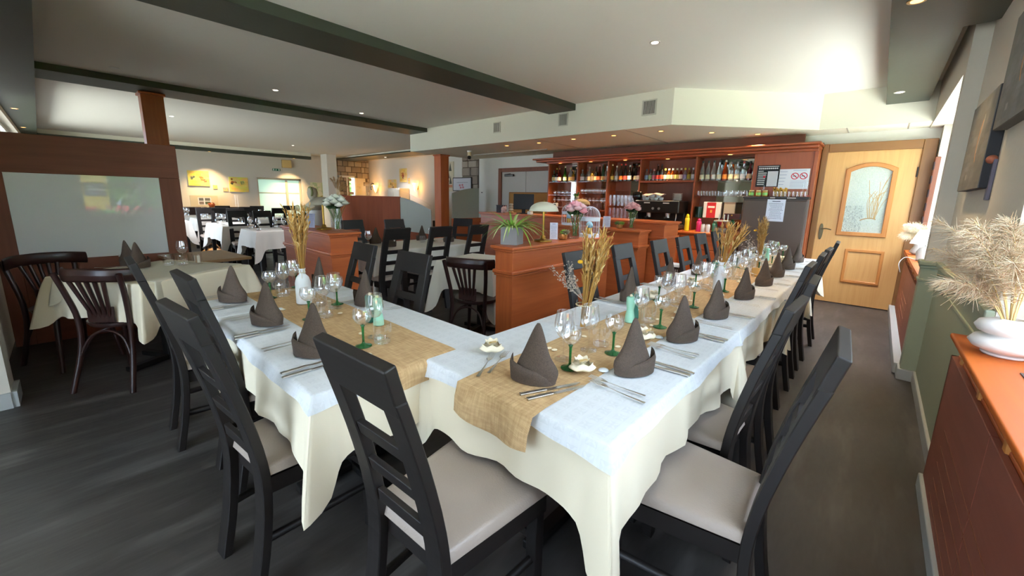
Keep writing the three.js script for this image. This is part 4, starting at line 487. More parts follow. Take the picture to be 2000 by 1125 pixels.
shelfRow(-4.43, -3.9, 1.701, -6.89, [[1, C_, 0xb8bab8, 0x888888], [1, C_, 0xc0b0a0, 0xb87040, -0.07], [0, C_, 0xc8a888, 0x908070], [1, Y_, 0x6a5a48, 0x222222], [0, K_, 0xc08868, 0x111111], [2, A_, 0xa8502a, 0xd8a890], [2, G_, 0xc8a868, 0x222a18], [2, C_, 0xb8987a, 0x22221a]], 'on the top shelf, second bay', 'top shelf bottles');
shelfRow(-3.78, -3.26, 1.701, -6.89, [[2, Y_, 0xd8b84a, 0xc8c0a0], [0, C_, 0xb8b8b0, 0xc0b8a8], [2, K_, 0xe08030, 0xe04a20], [2, K_, 0xc03a30, 0xe03a30], [0, K_, 0xe0dcd0, 0xd8d8d0], [2, K_, 0xd0c8a0, 0x222222, -0.06], [0, W_, 0xd8d0b8, 0xd0c890]], 'on the top shelf, third bay', 'top shelf bottles');
shelfRow(-3.12, -2.33, 1.701, -6.9, [[3, C_, 0x7a90b0, 0x333333], [3, C_, 0x90a870, 0x333333], [3, C_, 0xc06070, 0xb87878], [0, K_, 0xd04a3a, 0x442222], [0, K_, 0xd04a2a, 0x442222], [3, K_, 0xf0e8c8, 0xe8c040], [3, O_, 0xe8d8b0, 0xe8e0c0], [3, O_, 0xe8d0b0, 0xe8e0c0], [3, O_, 0xe8d870, 0xe8e0c0], [3, R_, 0xe8c8b0, 0xd8d0c0], [3, C_, 0x8a7898, 0xe8d020], [3, Y_, 0xa89030, 0x888830], [3, C_, 0xd8d8d8, 0xe0e0e0]], 'in the wooden niche', 'small bottles in the niche');
shelfRow(-2.19, -1.52, 1.691, -6.9, [[2, C_, 0xd8d4b0, 0x2a2a26], [2, C_, 0xd8d4b0, 0x2a2a26], [2, C_, 0xdcdcd0, 0x2a2a26], [2, C_, 0xd8d4b8, 0x2a2a26], [2, O_, 0xe08830, 0xc8c8c0], [0, C_, 0xd8d0b0, 0x707070], [0, C_, 0xd8c8a8, 0x707070], [0, C_, 0xe0e0e0, 0xd06060], [0, W_, 0xd8b890, 0x161616]], 'on the glass shelf right of the niche', 'spirits on the right glass shelf');
// rows of glassware
const ORD1 = (k) => k ? ORD[k] : 'first';
const tallG = (() => { const t = new THREE.Group(); obj('wall', lathe([[0.03, 0], [0.033, 0.05], [0.035, 0.19]], 14), M.crystal, t); obj('base', lathe([[0, 0.19], [0.035, 0.19], [0.034, 0.175], [0, 0.174]], 14), M.glassFoot, t); return t; });
const shelfTall = placer(tallG, 'tall_glass', 'glass'), shelfTum = placer(makeTumbler, 'bar_tumbler', 'glass'), shelfStem = placer(makeWine, 'bar_wine_glass', 'glass'), shot = placer(() => { const t = new THREE.Group(); obj('wall', lathe([[0.016, 0.004], [0.021, 0.07]], 12), M.crystal, t); obj('base', lathe([[0, 0], [0.016, 0], [0.017, 0.012], [0, 0.012]], 12), M.glassFoot, t); return t; }, 'shot_glass', 'glass');
for (let k = 0; k < 8; k++) { const x = -3.77 + k * 0.077; shelfTall([x, 1.261, -6.87], 0, `upturned tall glass, ${ORD1(k)} from left in the upper row, third bay of bar shelves`, 'tall glasses, upper row'); if (k < 8) shelfTall([x, 1.03, -6.87], 0, `upturned tall glass, ${ORD1(k)} from left in the lower row, third bay of bar shelves`, 'tall glasses, lower row'); }
for (let k = 0; k < 7; k++) shelfTum([-4.41 + k * 0.085, 1.481, -6.88], 0, `tumbler, ${ORD1(k)} from left in the row below bottles, second bay of bar shelves`, 'tumblers, second bay');
for (let k = 0; k < 6; k++) { shelfStem([-5.1 + k * 0.1, 1.201, -6.92], 0, `stemmed glass, ${ORD1(k)} from left on the lower shelf of the leftmost bay`, 'stemmed glasses, leftmost bay'); shelfTum([-5.1 + k * 0.1, 1.441, -6.92], 0, `tumbler, ${ORD1(k)} from left on the middle shelf of the leftmost bay`, 'tumblers, leftmost bay'); }
for (let k = 0; k < 7; k++) shelfStem([-4.41 + k * 0.085, 1.201, -6.9], 0, `stemmed glass, ${ORD1(k)} from left on the lower shelf of the second bay`, 'stemmed glasses, second bay');
for (let k = 0; k < 8; k++) shot([-2.2 + k * 0.043, 1.461, -6.86], 0, `small shot glass, ${ORD1(k)} in the row at left, right glass shelf`, 'shot glasses'); for (let k = 0; k < 4; k++) shelfTum([-1.82 + k * 0.085, 1.461, -6.9], 0, `tumbler, ${ORD1(k)} from left at the right of the second glass shelf`, 'tumblers, right shelf');
{ const t = thing('clock_radio', 'small white box clock with dark display on the lower left shelf', 'clock', [-5.02, 1.201, -6.84]); obj('case', bx(0.1, 0.075, 0.06, 0, 0.0375, 0, 0.008), M.white, t); obj('display', bx(0.06, 0.04, 0.004, 0, 0.038, 0.031), M.black, t); }
{ const t = thing('trailing_plant', 'small green plant in a pale pot on the shelf divider', 'plant', [-4.44, 1.34, -6.74]); obj('pot', lathe([[0, 0], [0.04, 0], [0.05, 0.08], [0.044, 0.08], [0, 0.06]], 16), plain(0xb0a898, 0.7), t); const r = rng(71), l = []; for (let i = 0; i < 40; i++) { const a = r() * 6.28; l.push(orient(leafBlade(rr(0.05, 0.1, r), 0.02, 0.8, 4), V3(Math.cos(a), rr(0, 1.2, r), Math.sin(a)), 0, V3(0, 0.075, 0))); } obj('leaves', l, plain(0x3f6a28, 0.7), t); obj('shelf_bracket', bx(0.12, 0.012, 0.14, 0, -0.006, -0.01), M.cherry, t); }
// espresso machine with cups on top
{ const t = thing('espresso_machine', 'black and chrome two group espresso machine on the back bar', 'coffee machine', [-2.72, 0.91, -6.66]);
  obj('body', [bx(0.74, 0.2, 0.42, 0, 0.36, -0.02, 0.02), bx(0.74, 0.30, 0.14, 0, 0.2, -0.15, 0.01)], plain(0x2c2824, 0.3, { metalness: 0.5 }), t); obj('drip_tray', bx(0.74, 0.06, 0.42, 0, 0.05, 0, 0.01), M.steel, t); obj('feet', [-1, 1].map((s) => cyl(0.02, 0.02, 0.03, s * 0.3, 0, 0.1)), M.black, t); obj('trim', bx(0.72, 0.012, 0.012, 0, 0.45, 0.19, 0.004), M.steel, t);
  for (const s of [-1, 1]) { obj('badge', bx(0.1, 0.018, 0.005, s * 0.16, 0.42, 0.192), plain(0xe8e0d0, 0.4), t); const gph = obj('group_head', [cyl(0.034, 0.04, 0.08, s * 0.16, 0.2, 0.08, 16), cyl(0.036, 0.036, 0.02, s * 0.16, 0.185, 0.08, 16)], M.steel, t); obj('handle', rod([s * 0.16, 0.195, 0.11], [s * 0.16, 0.185, 0.25], 0.011, 0.013, 8), M.black, gph); obj('steam_wand', tube([[s * 0.32, 0.28, 0.15], [s * 0.34, 0.2, 0.2], [s * 0.33, 0.1, 0.2]], 0.006, 10), M.steel, t); obj('dial', new THREE.CylinderGeometry(0.02, 0.02, 0.015, 14).rotateX(Math.PI / 2).translate(s * 0.05, 0.33, 0.195), M.steel, t); } }
const cup = placer(() => { const t = new THREE.Group(); obj('bowl', lathe([[0, 0], [0.022, 0], [0.03, 0.02], [0.034, 0.05], [0.031, 0.05], [0.026, 0.02], [0, 0.008]], 16), M.white, t); obj('handle', new THREE.TorusGeometry(0.014, 0.004, 5, 12).translate(0.042, 0.028, 0), M.white, t); return t; }, 'coffee_cup', 'cup');
for (let i = 0; i < 9; i++) cup([-3.02 + (i % 5) * 0.075 + (i > 4 ? 0.02 : 0), 1.37 + (i > 4 ? 0.045 : 0), -6.66 + (i % 2) * 0.05], i * 0.9, `white coffee cup on the espresso machine, ${ORD1(i % 5)} from left in the ${i > 4 ? 'upper' : 'lower'} row`, 'cups on the espresso machine');
{ const t = thing('plate_stack', 'stack of white saucers at the right on the espresso machine', 'plates', [-2.46, 1.37, -6.66]); for (let k = 0; k < 8; k++) obj('saucer', lathe([[0, 0], [0.04, 0], [0.075, 0.012], [0.074, 0.015], [0.04, 0.004], [0, 0.004]], 20, 0, k * 0.0145), M.white, t); }
{ const t = thing('folded_towel', 'pale cloth draped over the cups on the espresso machine', 'towel', [-2.84, 1.46, -6.66]); obj('cloth', grid((u, v) => { const a = u - 0.5, b = v - 0.5; return [a * 0.3, 0.02 * Math.sin(u * 7) * Math.cos(v * 4) + 0.02 - 0.09 * b * b, b * 0.24]; }, 16, 10), plain(0xd8b8ac, 0.9), t); }
{ const t = thing('coffee_grinder', 'black coffee grinder left of the espresso machine', 'grinder', [-3.12, 0.91, -6.6]); obj('body', [bx(0.15, 0.36, 0.2, 0, 0.18, 0, 0.02), bx(0.12, 0.08, 0.22, 0, 0.38, 0.02, 0.02)], M.black, t); obj('hopper', lathe([[0.04, 0.42], [0.08, 0.5], [0.08, 0.6], [0, 0.6]], 18), plain(0x2a2a2a, 0.15, { transmission: 0.5, thickness: 0 }), t); obj('fork_rest', bx(0.05, 0.02, 0.08, 0, 0.24, 0.12, 0.004), M.steel, t); }
// things on the right hand shelves and the counter below
{ const t = thing('coffee_bag', 'red and white packet standing on the lower right glass shelf', 'packet', [-1.97, 1.116, -6.86], 0.1); obj('packet', bx(0.26, 0.25, 0.06, 0, 0.125, 0, 0.012), plain(0xe4e0dc, 0.5), t); obj('red_panel', bx(0.13, 0.24, 0.004, -0.01, 0.122, 0.031), canvasMat(64, 128, (c) => { c.fillStyle = '#c4202a'; c.fillRect(0, 0, 64, 128); c.fillStyle = '#f0e8e0'; c.fillRect(8, 30, 48, 16); c.fillStyle = '#d8a040'; c.fillRect(26, 62, 14, 24); }), t); }
{ const t = thing('storage_tin', 'dark green tin on the lower right glass shelf', 'tin', [-2.17, 1.116, -6.88]); obj('body', cyl(0.075, 0.075, 0.15, 0, 0, 0, 24), plain(0x1a3226, 0.25, { metalness: 0.4 }), t); obj('lid', cyl(0.078, 0.078, 0.02, 0, 0.15, 0, 24), plain(0x12241a, 0.3), t); }
{ const t = thing('picture_box', 'pale carton with a small print beside the red packet', 'carton', [-1.73, 1.116, -6.9]); obj('carton', bx(0.16, 0.25, 0.05, 0, 0.125, 0, 0.004), plain(0xb0a898, 0.6), t); obj('lid_edge', bx(0.162, 0.03, 0.052, 0, 0.235, 0, 0.004), plain(0x8a7a70, 0.6), t); }
{ const t = thing('dark_case', 'dark red wooden box on the lower right glass shelf', 'box', [-1.66, 1.116, -6.82]); obj('case', bx(0.22, 0.08, 0.07, 0, 0.04, 0, 0.005), plain(0x3a1414, 0.3), t); obj('clasp', bx(0.02, 0.02, 0.006, 0, 0.055, 0.036), M.brass, t); }
function squirt(label, p, c, h) { const t = thing('shaker_bottle', label, 'bottle', p); obj('body', lathe([[0, 0], [0.035, 0], [0.037, 0.01], [0.034, h * 0.55], [0.038, h * 0.7], [0.03, h * 0.78], [0, h * 0.8]], 18), plain(c, 0.3), t); obj('cap', lathe([[0, h * 0.78], [0.028, h * 0.78], [0.022, h * 0.95], [0.01, h], [0, h]], 14), plain(c, 0.35), t); }
squirt('bright pink bottle on the back bar below the glass shelves', [-2.05, 0.91, -6.55], 0xd8307c, 0.2); squirt('yellow bottle at the end of the espresso machine', [-2.22, 0.91, -6.52], 0xe8d020, 0.26); squirt('teal bottle beside the pink one', [-1.84, 0.91, -6.62], 0x3a8a7a, 0.17);
[[-1.97, 'white'], [-1.9, 'pale']].forEach(([x, q]) => { const t = thing('storage_jar', `${q} ribbed jar between the pink and teal bottles`, 'jar', [x, 0.91, -6.5]); obj('body', lathe([[0, 0], [0.03, 0], [0.032, 0.1], [0.028, 0.11], [0, 0.11]], 16), M.white, t); obj('lid', cyl(0.03, 0.028, 0.012, 0, 0.108), M.steel, t); });
{ const t = thing('water_dispenser', 'clear box dispenser with steel lid on the back bar', 'dispenser', [-1.72, 0.91, -6.55]); obj('tank', bx(0.19, 0.17, 0.14, 0, 0.085, 0, 0.01), M.glass, t); obj('lid', bx(0.2, 0.02, 0.15, 0, 0.18, 0, 0.006), M.steel, t); for (const x of [-0.05, 0.02, 0.07]) obj('tap', cyl(0.007, 0.007, 0.09, x, 0.185, 0), M.steel, t); obj('contents', bx(0.17, 0.06, 0.12, 0, 0.04, 0, 0.006), plain(0x8a8a88, 0.5), t); }
{ const t = thing('orange_fruit', 'round orange fruit on a dark stand near the fridge', 'fruit', [-1.62, 0.91, -6.5]); obj('stand', lathe([[0, 0], [0.03, 0], [0.008, 0.01], [0.008, 0.06], [0.03, 0.07], [0, 0.07]], 14), M.black, t); obj('fruit', new THREE.SphereGeometry(0.036, 14, 10).scale(0.8, 1.15, 0.8).translate(0, 0.11, 0), plain(0xe89a18, 0.45), t); }
// brown fridge, its notice and what stands on it
{ const t = thing('fridge', 'tall dark brown fridge between the shelves and the wooden door', 'fridge', [-1.105, 0, -6.83]); obj('cabinet', bx(0.76, 1.42, 0.46, 0, 0.73, 0, 0.01), plain(0x4c3f37, 0.45, { metalness: 0.2 }), t); obj('door_panel', bx(0.745, 1.36, 0.03, 0, 0.72, 0.235, 0.008), plain(0x54463d, 0.42, { metalness: 0.2 }), t); obj('top_ledge', bx(0.78, 0.03, 0.5, 0, 1.44, 0.005, 0.006), plain(0x2c2420, 0.4), t); obj('side_strip', bx(0.03, 1.4, 0.03, 0.385, 0.72, 0.22, 0.006), plain(0x6a5a50, 0.4), t); for (const [x, w] of [[-0.02, 0.06], [0.2, 0.1]]) obj('badge', bx(w, 0.014, 0.004, x, 1.438, 0.256), plain(0xb0a8a0, 0.4), t); }
card('fridge_notice', 'white typed notice fixed to the front of the brown fridge', 0.215, 0.30, canvasMat(256, 360, lines('#dde2f0', '#5a6078', 12, true)), [-1.073, 1.115, -6.578], 0, 0, 'notice');
const poster = (label, w, h, m, p) => { const t = thing('poster', label, 'poster', p); obj('sheet', bx(w, h, 0.004), m, t); };
poster('black poster with white lettering on the red panel above the fridge', 0.28, 0.30, canvasMat(256, 280, (c, w, h) => { c.fillStyle = '#1c1c20'; c.fillRect(0, 0, w, h); c.fillStyle = '#d8d8d8'; c.fillRect(14, 12, 228, 8); for (let i = 0; i < 10; i++) { c.beginPath(); c.arc(28 + i * 22, 42, 10, 0, 7); c.fill(); } for (let i = 0; i < 8; i++) c.fillRect(16, 70 + i * 25, 60 + (i * 37 % 40), 10); c.fillStyle = '#c8cad0'; c.fillRect(126, 78, 116, 196); }), [-1.26, 1.745, FZ + 0.003]);
poster('white no smoking and no vaping notice with two red signs', 0.36, 0.27, canvasMat(360, 270, (c, w, h) => { c.fillStyle = '#dcdee6'; c.fillRect(0, 0, w, h); c.fillStyle = '#a8b0c8'; for (let i = 0; i < 5; i++) c.fillRect(16, 30 + i * 44, 90 - i * 8, 8); c.fillRect(170, 16, 150, 8); c.strokeStyle = '#c8283c'; for (const x of [196, 294]) { c.lineWidth = 10; c.beginPath(); c.arc(x, 96, 40, 0, 7); c.stroke(); c.beginPath(); c.moveTo(x - 28, 68); c.lineTo(x + 28, 124); c.stroke(); c.fillStyle = '#333333'; c.fillRect(x - 26, 92, 40, 8); } c.fillStyle = '#b0b8cc'; for (let i = 0; i < 5; i++) c.fillRect(150, 160 + i * 20, 180, 6); }), [-0.95, 1.70, FZ + 0.003]);
const FT = 1.456;
[['olive', 0x6a6a3a, -1.42], ['amber', 0xa87a38, -1.33], ['mustard', 0xb8862c, -1.25]].forEach(([n, c, x]) => { const t = thing('preserve_jar', `${n} preserve jar with pale label on the fridge`, 'jar', [x, FT, -6.72]); obj('body', lathe([[0, 0], [0.032, 0], [0.034, 0.01], [0.034, 0.06], [0.028, 0.075], [0, 0.076]], 16), plain(c, 0.3), t); obj('lid', cyl(0.031, 0.031, 0.014, 0, 0.074, 0, 16), plain(0xd8c890, 0.4), t); obj('label', lathe([[0.0345, 0.018], [0.0345, 0.055]], 16), plain(0x8ac86a, 0.6), t); });
for (let k = 0; k < 5; k++) shot([-1.13 + k * 0.045, FT, -6.68], 0, `shot glass, ${ORD1(k)} from left in the middle of the fridge top`, 'shot glasses on the fridge'); for (let k = 0; k < 4; k++) shot([-0.9 + k * 0.045, FT, -6.68], 0, `shot glass, ${ORD1(k)} from left at the right of the fridge top`, 'shot glasses on the fridge, right');
{ const t = thing('swing_bottle', 'slim clear bottle with red stopper standing on the fridge', 'bottle', [-1.30, FT + 0.0, -6.80]); obj('body', lathe([[0, 0], [0.03, 0], [0.032, 0.12], [0.012, 0.2], [0.011, 0.27], [0, 0.27]], 16), M.glass, t); obj('stopper', new THREE.SphereGeometry(0.016, 10, 8).translate(0, 0.28, 0), plain(0xd03048, 0.4), t); }
{ const t = thing('dried_arrangement', 'small yellow dried arrangement on the fridge before the notice', 'flowers', [-1.08, FT, -6.76]); const r = rng(81), g = []; for (let i = 0; i < 60; i++) g.push(new THREE.IcosahedronGeometry(0.012, 0).translate(rr(-0.08, 0.08, r), rr(0.06, 0.12, r), rr(-0.03, 0.03, r))); obj('blooms', g, plain(0xd0a048, 0.9), t); obj('basket', bx(0.15, 0.06, 0.06, 0, 0.03, 0, 0.012), plain(0xa87838, 0.8), t); }
{ const t = thing('tube_holder', 'clear tall tubes in a red base on the right edge of the fridge', 'holder', [-0.79, FT, -6.76]); obj('base', bx(0.09, 0.03, 0.06, 0, 0.015, 0, 0.005), plain(0x9a3428, 0.5), t); for (const x of [-0.025, 0.02]) obj('tube', cyl(0.014, 0.014, 0.18, x, 0.02, 0, 12), M.glass, t); }
// things on the bar behind the spider plant
{ const t = thing('monitor', 'black till screen seen from behind on the bar', 'monitor', [-4.5, 1.1, -5.22], 0.4); obj('screen', bx(0.36, 0.26, 0.03, 0, 0.2, 0, 0.008), M.black, t); obj('stand', [bx(0.06, 0.1, 0.03, 0, 0.05, -0.01, 0.005), bx(0.2, 0.012, 0.16, 0, 0.006, 0, 0.004)], M.blackMetal, t); }
{ const t = thing('cork_board', 'tan cork board hung across the grey double door', 'board', [-5.98, 1.13, BW + 0.05]); obj('sheet', bx(1.2, 0.7, 0.015), plain(0xa8763c, 0.9, { bumpMap: plasterB, bumpScale: 0.002 }), t); obj('frame', [bx(1.22, 0.02, 0.022, 0, 0.355, 0), bx(0.02, 0.7, 0.022, -0.605, 0, 0), bx(0.02, 0.7, 0.022, 0.605, 0, 0)], plain(0x8a5c2c, 0.7), t); }
{ const t = thing('folder_box', 'dark upright file box at the left end of the bar', 'box', [-5.0, 1.1, -5.2], 0.2); obj('case', bx(0.16, 0.13, 0.1, 0, 0.065, 0, 0.01), plain(0x24262c, 0.5), t); obj('edge', bx(0.165, 0.015, 0.105, 0, 0.125, 0, 0.004), plain(0x30323a, 0.5), t); }
function pig(label, p, turn) { const t = thing('pig_figurine', label, 'figurine', p, turn); const m = plain(0xd8b8b0, 0.5); obj('body', [new THREE.SphereGeometry(0.05, 16, 12).scale(1.15, 0.9, 0.9).translate(0, 0.065, 0), new THREE.SphereGeometry(0.033, 14, 10).translate(0.055, 0.08, 0), cyl(0.014, 0.014, 0.016, 0, 0, 0, 12).rotateZ(-Math.PI / 2).translate(0.083, 0.078, 0)], m, t); for (const [x, z] of [[-0.03, -0.025], [-0.03, 0.025], [0.03, -0.025], [0.03, 0.025]]) obj('leg', cyl(0.011, 0.014, 0.035, x, 0, z, 8), m, t); for (const s of [-1, 1]) obj('ear', new THREE.ConeGeometry(0.012, 0.03, 6).translate(0.045, 0.118, s * 0.02), plain(0xd89a90, 0.5), t); }
pig('white and pink pig figurine on the bar behind the spider plant', [-4.85, 1.1, -5.1], -0.5);
{ const t = thing('stacked_ornament', 'pale ornament of stacked scrolls on the bar', 'ornament', [-4.72, 1.1, -5.15]); for (let k = 0; k < 4; k++) obj('tier', lathe([[0, 0], [0.04 - k * 0.003, 0.004], [0.046 - k * 0.003, 0.02], [0.03, 0.04], [0, 0.042]], 18, 0, k * 0.042), plain(k === 0 ? 0xc8905c : 0xb8a890, 0.6), t); }
{ const t = thing('paper_holder', 'small white paper box beside the monitor', 'box', [-4.25, 1.1, -5.1]); obj('box', bx(0.07, 0.05, 0.07, 0, 0.025, 0, 0.005), M.white, t); obj('slot', bx(0.04, 0.004, 0.02, 0, 0.051, 0), M.black, t); }
// ---------- radiator covers and sills on the right ----------
function radiatorCover(label, x, z0, z1, xw) {
  const t = thing('radiator_cover', label, 'radiator cover', [0, 0, 0]); const n = Math.round((z1 - z0) / 0.9);
  for (let i = 0; i < n; i++) { const a = z0 + (z1 - z0) * i / n, b = z0 + (z1 - z0) * (i + 1) / n; obj('front_panel', bb(x, x + 0.02, 0.06, 0.695, a + 0.001, b - 0.001, 0.003), M.panelRed, t, 2); }
  for (let k = 0; k < 5; k++) obj('groove_inlay', bb(x - 0.0015, x + 0.004, 0.12 + k * 0.075, 0.124 + k * 0.075, z0 + 0.25, z1 - 0.9), plain(0x8a5236, 0.5), t);
  obj('end_panel', bb(x, xw, 0.06, 0.695, z0, z0 + 0.02, 0.003), M.panelRed, t, 1); obj('inner_rail', bb(x + 0.02, x + 0.05, 0.64, 0.705, z0 + 0.02, z1, 0.003), M.cherry, t, 2);
  for (let z = z0 + 0.12; z < z1; z += 0.42) { obj('support', bb(x + 0.012, x + 0.05, 0.68, 0.805, z, z + 0.035, 0.003), M.oakTrim, t); }
  for (let z = z0 + 0.2; z < z1 - 0.3; z += 0.42) obj('radiator_section', bb(x + 0.07, xw - 0.02, 0.12, 0.76, z, z + 0.28, 0.01), plain(0x8b8d88, 0.5), t);
  return t;
}
radiatorCover('dark red panelled radiator cover under the near window', 0.338, -2.65, 0.9, 0.4); radiatorCover('dark red panelled radiator cover under the far window by the door', 0.318, -7.0, -4.47, 0.46);
for (const [z0, z1, l] of [[-2.52, 0.9, 'orange varnished window ledge over the near radiator cover'], [-7.0, -4.46, 'orange varnished window ledge beyond the pilaster']]) { const t = thing('window_ledge', l, 'ledge'); obj('board', bb(0.304, 0.56, 0.804, 0.825, z0, z1, 0.007), M.ledge, t, 2); if (z1 > 0) { obj('vent_grille', bb(0.42, 0.50, 0.824, 0.828, -2.05, -1.2), M.darkSteel, t); for (let i = 0; i < 20; i++) obj('grille_slat', bb(0.425, 0.495, 0.827, 0.831, -2.03 + i * 0.04, -2.018 + i * 0.04), M.steel, t); } else obj('front_lip', bb(0.298, 0.306, 0.785, 0.825, z0, z1, 0.003), M.ledge, t, 2); }
// pampas grass
function pampas(t, y0, n, seed, L, spreadFn, cols) { const r = rng(seed); const st = [], pl = cols.map(() => []); for (let i = 0; i < n; i++) { const d = spreadFn(r), len = L * rr(0.75, 1.1, r), up = V3(d.x, d.y, d.z).normalize(), tip = up.clone().multiplyScalar(len), droop = rr(0.02, 0.10, r), cv = new THREE.QuadraticBezierCurve3(V3(0, y0 - 0.06, 0), V3(tip.x * 0.35, y0 + tip.y * 0.7, tip.z * 0.35), V3(tip.x, y0 + tip.y - droop, tip.z)); st.push(new THREE.TubeGeometry(cv, 8, 0.0022, 4)); for (let k = 0; k < 330; k++) { const s = rr(0.3, 1, r), p = cv.getPoint(s), tg = cv.getTangent(s), q = Math.sin(Math.PI * (s - 0.28) / 0.74), fl = rr(0.03, 0.085, r) * (0.4 + q * 0.75), dir = tg.clone().multiplyScalar(1.2).add(V3(rr(-1, 1, r), rr(-1, 0.6, r), rr(-1, 1, r))).normalize(); const e = p.clone().addScaledVector(dir, fl).add(V3(0, -fl * 0.25, 0)); pl[k % cols.length].push(rod(p.toArray(), e.toArray(), 0.0012, 0.0004, 3)); } } obj('stems', st, strawT[2], t); pl.forEach((g, i) => { obj('plume', g, plain(cols[i], 0.95), t).userData = { kind: 'stuff' }; }); }
{ const t = thing('pampas_vase', 'white double ring vase with pale pampas plumes on the near orange ledge', 'vase', [0.415, 0.825, -2.26]); obj('vase', lathe([[0, 0], [0.055, 0], [0.06, 0.008], [0.052, 0.014], [0.085, 0.026], [0.098, 0.045], [0.085, 0.066], [0.055, 0.076], [0.08, 0.088], [0.09, 0.105], [0.08, 0.124], [0.045, 0.136], [0.035, 0.14], [0.03, 0.14], [0.03, 0.1]], 36), plain(0xe9e4de, 0.55), t); pampas(t, 0.13, 20, 91, 0.42, (r) => ({ x: rr(-0.95, 0.15, r), y: rr(0.8, 1.5, r), z: rr(-0.75, 0.75, r) }), [0xd8c0a0, 0xe4d2b4, 0xc8a884]); }
{ const t = thing('pampas_bunch', 'cream pampas plumes in a white dish behind the ledge lamp', 'plant', [0.40, 0.825, -6.4]); obj('dish', lathe([[0, 0], [0.05, 0], [0.09, 0.03], [0.06, 0.09], [0.05, 0.2], [0.045, 0.2], [0.05, 0.09], [0, 0.02]], 24), M.white, t); pampas(t, 0.2, 16, 92, 0.24, (r) => ({ x: rr(-1.2, 0.1, r), y: rr(0.4, 1.2, r), z: rr(-1, 1, r) }), [0xe8dcc0, 0xf0e4cc, 0xe0c898]); }
{ const t = thing('ledge_lamp', 'white table lamp with cone shade on the far orange ledge', 'lamp', [0.39, 0.825, -5.7]); obj('base', lathe([[0, 0], [0.05, 0], [0.055, 0.02], [0.06, 0.09], [0.04, 0.13], [0.015, 0.14], [0, 0.14]], 24), M.white, t); obj('stem', cyl(0.006, 0.006, 0.06, 0, 0.14), M.steel, t); obj('lamp_shade', lathe([[0.12, 0.17], [0.065, 0.31], [0.062, 0.31], [0.117, 0.17]], 28), mat('shade', { color: 0xf0ece4, transmission: 0.4, thickness: 0, roughness: 1 }), t); obj('cord', tube([[-0.05, 0.01, 0.02], [-0.13, 0.03, 0.06], [-0.17, -0.03, 0.1], [-0.15, -0.12, 0.12]], 0.003, 20, 5), M.white, t); }
// pictures on the right wall
function canvasPic(label, p, turn, w, h, d, m, edge, name = 'canvas_picture') { const t = thing(name, label, 'picture', p, turn); obj('canvas', bx(w, h, d, 0, 0, d / 2, 0.003), edge, t); obj('print', bx(w - 0.004, h - 0.004, 0.003, 0, 0, d + 0.001), m, t); return t; }
const bowDark = (s) => canvasMat(160, 100, (c, w, h) => { const r = rng(s); c.fillStyle = '#6a6660'; c.fillRect(0, 0, w, h); for (let i = 0; i < 160; i++) { const v = 80 + r() * 50; c.fillStyle = `rgba(${v},${v},${v},.3)`; c.fillRect(r() * w, r() * h, 26, 10); } c.strokeStyle = '#c8803c'; c.lineWidth = 3; c.beginPath(); c.moveTo(w * .6, h * .7); c.quadraticCurveTo(w * .48, h * .5, w * .62, h * .25); c.stroke(); c.strokeStyle = '#c8c0b0'; c.lineWidth = 2; c.beginPath(); c.moveTo(w * .58, h * .6); c.lineTo(w * .65, h * .2); c.stroke(); c.fillStyle = '#8a8580'; c.fillRect(w * .3, h * .82, 12, 6); });
canvasPic('dark canvas picture with an orange brush curve on the right wall', [0.40, 1.71, -3.5], -Math.PI / 2, 0.74, 0.5, 0.045, bowDark(5), plain(0x1c1c24, 0.6)); canvasPic('grey canvas picture cut by the right edge of the photo', [0.40, 1.98, -2.76], -Math.PI / 2, 0.62, 0.5, 0.045, bowDark(8), plain(0x5c5a56, 0.6));
{ const t = thing('small_wall_ornament', 'small hanging ornament under the dark canvas picture', 'ornament', [0.40, 1.50, -3.13]); obj('plaque', bx(0.015, 0.2, 0.05, -0.008, 0, 0, 0.004), plain(0x6a6474, 0.6), t); obj('bead', new THREE.SphereGeometry(0.022, 10, 8).translate(-0.02, 0.1, 0), plain(0xa86048, 0.6), t); }
{ const t = thing('carved_board', 'dark carved wooden board in the corner right of the wooden door', 'wall ornament', [0.425, 1.2, -6.99]); obj('board', bx(0.05, 0.85, 0.10, 0, 0.32, 0, 0.01), M.cherryDark, t); for (let i = 0; i < 5; i++) obj('carving', bx(0.03, 0.1, 0.06, -0.02, 0.0 + i * 0.16, 0.02, 0.012), M.bistroWood, t); }

